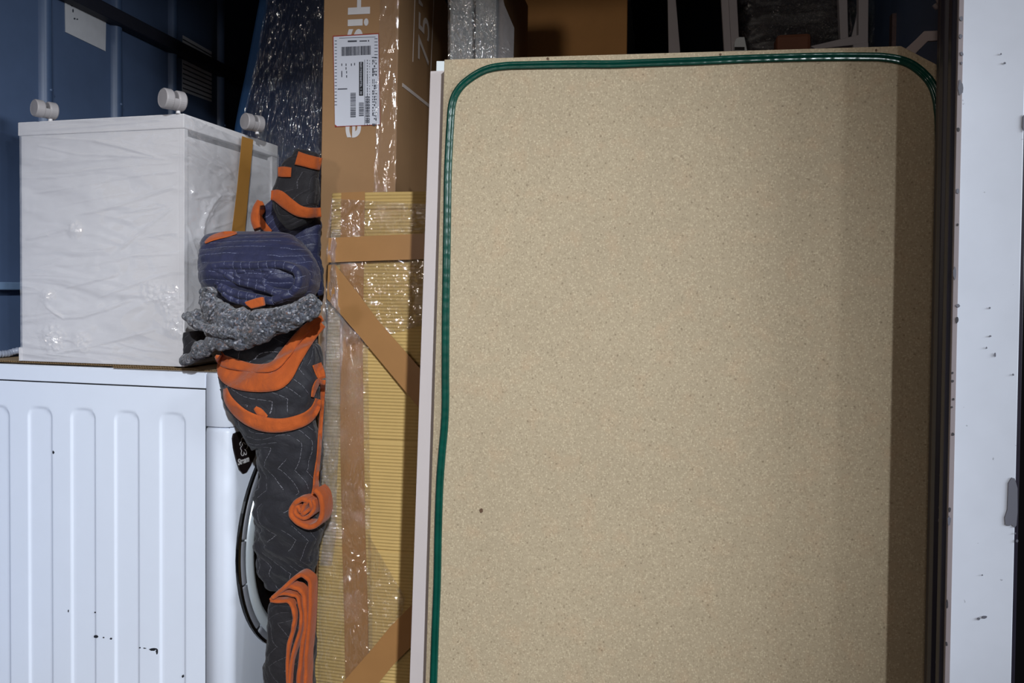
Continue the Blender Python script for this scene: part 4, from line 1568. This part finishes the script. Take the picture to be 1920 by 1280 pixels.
# right wall: rusty strap, bracket, hook
y_ = PX(1670, 60, XR - 0.012).y
mb = MB(); mb.box((XR - 0.012, y_ - 0.014, 1.0), (XR, y_ + 0.014, P(1672, 28, y_).z)); mb.build('wall_batten', mat_plain('rusty_batten', (84, 66, 66), 0.6, var=0.4, scale=60), wall_r)
br = empty('bent_bracket', 'bent grey steel bracket beside top right corner of board', 'bracket', P(1712, 92, 1.53))
mb = MB()
path = [P(px, py, 1.53) for px, py in ((1690, 108), (1722, 79), (1736, 67), (1760, 66), (1790, 66))]
path[-1].x = max(path[-1].x, XR - 0.001 - 0.0) if False else path[-1].x
w_ = [13, 13, 13, 10, 10]
up_, dn_ = [(1684, 104), (1717, 74), (1733, 58), (1760, 57), (1785, 57)], [(1785, 76), (1757, 76), (1740, 77), (1722, 95), (1700, 116)]
mb.slab([P(px, py, 1.53) for px, py in up_ + dn_], (0, 0.006, 0)); mb.build('bar', MT['bracket'], br, bevel=0.001)
pe = P(1785, 66, 1.53)
mb = MB(); mb.box((pe.x - 0.005, 1.53, pe.z - 0.009), (XR, 1.536, pe.z + 0.009)); mb.build('bar', MT['bracket'], br)
yh = 1.90
mb = MB()
mb.tube([P(px, py, yh) for px, py in catmull([(1756, -40), (1757, -10), (1761, 4), (1758, 14), (1752, 8)], 24)] + [], 0.006, 8)
hk = mb.build('wall_hook', MT['bracket'], None, base=P(1757, -10, yh), smooth=True)
ph = P(1756, -40, yh)
mb = MB(); mb.box((ph.x, yh - 0.006, ph.z - 0.006), (XR, yh + 0.006, ph.z + 0.006)); mb.build('hook_arm', MT['bracket'], hk)
tag(hk, 'small steel hook at top right beside the dark jamb', 'hook')

# ================================================================== BLANKETS
# 1 charcoal blanket hanging down between washer and package
ch = empty('moving_blanket', 'charcoal quilted blanket hanging beside washer door with orange bands', 'blanket', P(535, 1100, 1.72))
mb = MB()
body = [(548, 598, 1.755, 46, 0.025), (530, 630, 1.745, 74, 0.03), (508, 668, 1.74, 97, 0.035), (507, 700, 1.715, 94, 0.055), (511, 740, 1.70, 88, 0.06), (524, 790, 1.71, 74, 0.06), (540, 830, 1.71, 58, 0.055), (543, 890, 1.72, 54, 0.05), (541, 950, 1.72, 62, 0.05), (540, 1000, 1.73, 61, 0.045), (537, 1045, 1.755, 57, 0.035), (538, 1078, 1.77, 52, 0.028), (544, 1106, 1.775, 42, 0.024)]
sweep(mb, body, 56, 130, 0.010, 13, 1, 0.75, 0.006, (1, 1, 1.3))
bv = mb.bvh()
cb = mb.build('quilt', MT['charcoal'], ch, smooth=True)
def band(path, parent, bvh, thick=0.004, lift=0.002, seed=0, Y=1.66, nw=8, nl=80, pucker=0.002):
    m_ = MB()
    drape_ribbon(m_, bvh, path, thick, lift, nw, nl, Y, pucker, seed)
    return m_.build('orange_binding', MT['orange'], parent, smooth=True)
band([(418, 672, 9), (424, 700, 16), (455, 713, 19), (505, 716, 18), (530, 705, 17), (552, 672, 14), (578, 632, 13), (604, 606, 9)], cb, bv, 0.007, 0.004, 1)
band([(404, 667, 3), (418, 676, 11), (446, 684, 10), (480, 690, 8), (512, 686, 9), (535, 662, 10), (562, 628, 9), (586, 606, 8), (605, 596, 6)], cb, bv, 0.009, 0.011, 2)
band([(423, 668, 13), (416, 672, 6), (404, 666, 2)], cb, bv, 0.007, 0.016, 9, nl=20)
band([(422, 728, 4), (430, 752, 9), (455, 778, 12), (490, 794, 14), (530, 797, 13), (570, 786, 12), (590, 768, 9), (597, 748, 6)], cb, bv, 0.008, 0.005, 3)
band([(478, 764, 4), (487, 772, 7), (500, 782, 4)], cb, bv, 0.006, 0.003, 4, nl=20)
band([(606, 712, 5), (604, 760, 4), (601, 800, 4), (598, 850, 4), (593, 890, 5), (592, 915, 6), (588, 932, 6)], cb, bv, 0.006, 0.004, 5, pucker=0.005)
band([(586, 744, 3), (590, 728, 5), (598, 714, 5), (606, 722, 4)], cb, bv, 0.007, 0.006, 6, nl=30)
band([(594, 682, 9), (600, 698, 9), (604, 710, 7)], cb, bv, 0.006, 0.004, 7, nl=20)
# rolled end of the binding
mb = MB()
d0 = bv.ray_cast(CAM, ray(572, 960).normalized(), 10)[0]
yr = (d0.y if d0 else 1.68) - 0.03
spiral = [(588, 920), (600, 935), (602, 960), (596, 980), (580, 989), (562, 984), (547, 972), (544, 958), (552, 944), (564, 937), (574, 940)]
sheet_strip(mb, spiral, 0.013, yr, yr + 0.05, 0.004, 1, 90)
spiral2 = [(585, 938), (588, 950), (582, 964), (570, 972), (557, 968), (552, 958), (556, 950), (563, 960), (569, 948), (578, 940), (582, 950), (573, 960), (564, 966)]
sheet_strip(mb, spiral2, 0.009, yr + 0.004, yr + 0.05, 0.004, 2, 110)
mb.build('orange_binding', MT['orange'], cb, smooth=True, label='rolled up orange binding')

# 2 lower blanket with stacked orange folds
lo = empty('moving_blanket', 'dark blanket at bottom edge showing upright stack of orange folds', 'blanket', P(545, 1290, 1.74))
mb = MB()
sweep(mb, [(549, 1119, 1.725, 34, 0.025), (548, 1136, 1.73, 41, 0.035), (546, 1180, 1.735, 42, 0.045), (545, 1230, 1.735, 43, 0.045), (543, 1290, 1.735, 46, 0.045), (545, 1500, 1.735, 46, 0.05), (545, 1900, 1.735, 46, 0.05)], 44, 110, 0.006, 14, 5, 0.7, 0.004)
zmin = min(p.z for p in mb.v)
for p in mb.v:
    p.z = max(p.z, 0.001)
lbv = mb.bvh()
lb = mb.build('quilt', MT['black_quilt'], lo, smooth=True)
yf = 1.672
for i, (path, th) in enumerate((
        ([(509, 1122), (530, 1104), (552, 1084), (566, 1080), (578, 1090), (580, 1115), (579, 1150), (576, 1190), (573, 1225), (571, 1262), (571, 1300)], 0.010),
        ([(512, 1120), (535, 1102), (554, 1104), (565, 1114), (570, 1140), (571, 1175), (566, 1205), (563, 1228), (559, 1262), (556, 1300)], 0.011),
        ([(507, 1124), (520, 1115), (545, 1115), (557, 1124), (562, 1150), (563, 1172), (557, 1195), (550, 1220), (544, 1252), (541, 1300)], 0.008),
        ([(507, 1126), (525, 1128), (540, 1128), (547, 1142), (550, 1160), (547, 1182), (540, 1210), (537, 1245), (541, 1300)], 0.009))):
    mb = MB()
    sheet_strip(mb, path, th, yf + 0.004 * i, yf + 0.034, 0.005, i * 2.2, 100)
    mb.build('orange_binding', MT['orange'], lb, smooth=True)
# 3 grey felt pad, crumpled
fe = empty('felt_pad', 'speckled grey felt pad crumpled on washer top under navy roll', 'blanket', P(470, 690, 1.72))
mb = MB()
sweep(mb, [(340, 680, 1.70, 6, 0.016), (370, 660, 1.675, 13, 0.018), (412, 635, 1.635, 23, 0.022), (450, 625, 1.635, 31, 0.028), (500, 608, 1.625, 28, 0.028), (550, 593, 1.625, 25, 0.026), (585, 576, 1.625, 19, 0.022), (599, 562, 1.63, 9, 0.016)], 44, 110, 0.010, 22, 11, 0.85, 0.008)
sweep(mb, [(385, 538, 1.64, 9, 0.018), (388, 556, 1.64, 18, 0.022), (400, 576, 1.64, 22, 0.024), (430, 596, 1.63, 22, 0.024), (470, 604, 1.625, 22, 0.022)], 32, 60, 0.008, 26, 12, 0.85, 0.008)
sweep(mb, [(347, 590, 1.67, 8, 0.018), (362, 592, 1.66, 14, 0.022), (395, 598, 1.645, 17, 0.024), (430, 608, 1.635, 18, 0.024), (465, 612, 1.63, 16, 0.022)], 32, 60, 0.008, 24, 13, 0.85, 0.008)
sweep(mb, [(352, 590, 1.645, 6, 0.016), (375, 612, 1.63, 10, 0.018), (415, 622, 1.615, 11, 0.018), (450, 628, 1.61, 10, 0.018)], 28, 50, 0.006, 26, 14, 0.85, 0.006)
sweep(mb, [(470, 592, 1.615, 10, 0.018), (520, 592, 1.61, 16, 0.018), (560, 582, 1.61, 15, 0.018), (592, 557, 1.62, 10, 0.018)], 28, 50, 0.006, 26, 15, 0.85, 0.006)
mb.build('felt', MT['felt'], fe, smooth=True)
# dark padding in the gap left of the felt
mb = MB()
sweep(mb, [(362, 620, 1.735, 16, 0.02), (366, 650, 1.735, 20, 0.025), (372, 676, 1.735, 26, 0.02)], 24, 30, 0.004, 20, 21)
mb.build('felt_fold', MT['black_quilt'], fe, smooth=True, label='dark inner fold')

# 4 navy rolled blanket on the felt
nv_ = empty('moving_blanket', 'navy quilted blanket rolled up with orange tag, on grey felt', 'blanket', P(485, 585, 1.72))
mb = MB()
sweep(mb, [(464, 434, 1.79, 56, 0.025), (466, 441, 1.775, 82, 0.04), (470, 455, 1.76, 95, 0.055), (477, 471, 1.75, 102, 0.065), (483, 490, 1.742, 108, 0.075), (486, 513, 1.735, 111, 0.08), (489, 538, 1.735, 107, 0.07), (492, 558, 1.745, 94, 0.05), (494, 574, 1.75, 66, 0.03)], 60, 90, 0.007, 15, 31, 0.8, 0.004, endround=0.4, level=True)
nbv = mb.bvh()
nb = mb.build('quilt', MT['navy'], nv_, smooth=True)
def ynear(px, py, b_=nbv, d=1.65):
    h = b_.ray_cast(CAM, ray(px, py).normalized(), 10)[0]
    return h.y if h else d
y0 = ynear(490, 530) - 0.014
for i, (path, th) in enumerate((
        ([(395, 500), (420, 497), (470, 498), (520, 496), (552, 508), (555, 532), (540, 550), (510, 562)], 0.020),
        ([(398, 503), (418, 512), (440, 526), (470, 534), (500, 543), (520, 552), (530, 556)], 0.018),
        ([(536, 548), (512, 545), (494, 536), (494, 522), (505, 510), (490, 505), (455, 507), (440, 512), (448, 522), (475, 527), (492, 528)], 0.014),
        ([(410, 535), (430, 548), (465, 556), (505, 564), (535, 556)], 0.020),
        ([(404, 528), (416, 548), (438, 563), (480, 570)], 0.016))):
    mb = MB()
    sheet_strip(mb, path, th, y0 + 0.004 + 0.002 * i, y0 + 0.08, 0.006, 10 + i, 90)
    mb.build('rolled_fold', MT['navy'], nb, smooth=True)
mb = MB()
yt_ = y0 - 0.022
drape_ribbon(mb, nbv, [(384, 455, 2), (396, 447, 5), (414, 441, 6), (430, 438, 5), (444, 436, 2)], 0.006, 0.003, 6, 30, 1.69, 0.001, 3)
mb.build('orange_binding', MT['orange'], nb, smooth=True)
mb = MB()
mb.slab([P(px, py, yt_) for px, py in ((457, 566), (478, 559), (491, 556), (494, 573), (470, 579), (461, 572))], (0, 0.012, 0))
mb.build('orange_tag', MT['orange'], nb, bevel=0.003, label='orange tag end of the binding')

# 5 upper charcoal blanket and navy fold between cabinet and carton
up = empty('moving_blanket', 'black quilted blanket with orange hems, topmost against brown carton', 'blanket', P(560, 400, 1.86))
mb = MB()
sweep(mb, [(578, 282, 1.90, 22, 0.02), (573, 303, 1.90, 27, 0.025), (562, 326, 1.895, 36, 0.03), (557, 348, 1.89, 40, 0.035), (555, 372, 1.885, 42, 0.04), (560, 398, 1.885, 37, 0.035), (574, 420, 1.89, 24, 0.025)], 40, 70, 0.004, 14, 41, 0.62, 0.003)
ubv = mb.bvh()
ub = mb.build('quilt', MT['black_quilt'], up, smooth=True)
for path, sd in (([(556, 296, 13), (570, 300, 12), (585, 304, 12), (602, 308, 12)], 1), ([(521, 322, 9), (532, 322, 10), (546, 323, 9)], 2), ([(508, 366, 9), (522, 368, 12), (540, 382, 12), (560, 395, 11), (580, 399, 10), (602, 398, 9)], 3)):
    band(path, ub, ubv, 0.006, 0.004, sd, 1.85, nl=40)
nf = empty('moving_blanket', 'navy blanket stuffed behind the navy roll below black blanket', 'blanket', P(550, 480, 1.82))
mb = MB()
sweep(mb, [(512, 374, 1.955, 22, 0.018), (530, 398, 1.955, 50, 0.025), (545, 425, 1.95, 56, 0.028), (552, 455, 1.945, 50, 0.03), (558, 485, 1.945, 44, 0.03), (562, 520, 1.945, 40, 0.03), (564, 560, 1.945, 36, 0.02)], 40, 60, 0.009, 13, 51, 0.8, 0.005)
fbv = mb.bvh()
fb = mb.build('quilt', MT['navy'], nf, smooth=True)
for path, sd in (([(487, 376, 5), (480, 392, 7), (478, 412, 8), (484, 432, 7)], 1), ([(488, 378, 4), (492, 392, 6), (486, 404, 6), (492, 420, 7), (506, 436, 6)], 2)):
    band(path, fb, fbv, 0.008, 0.006, sd, 1.80, nl=30)
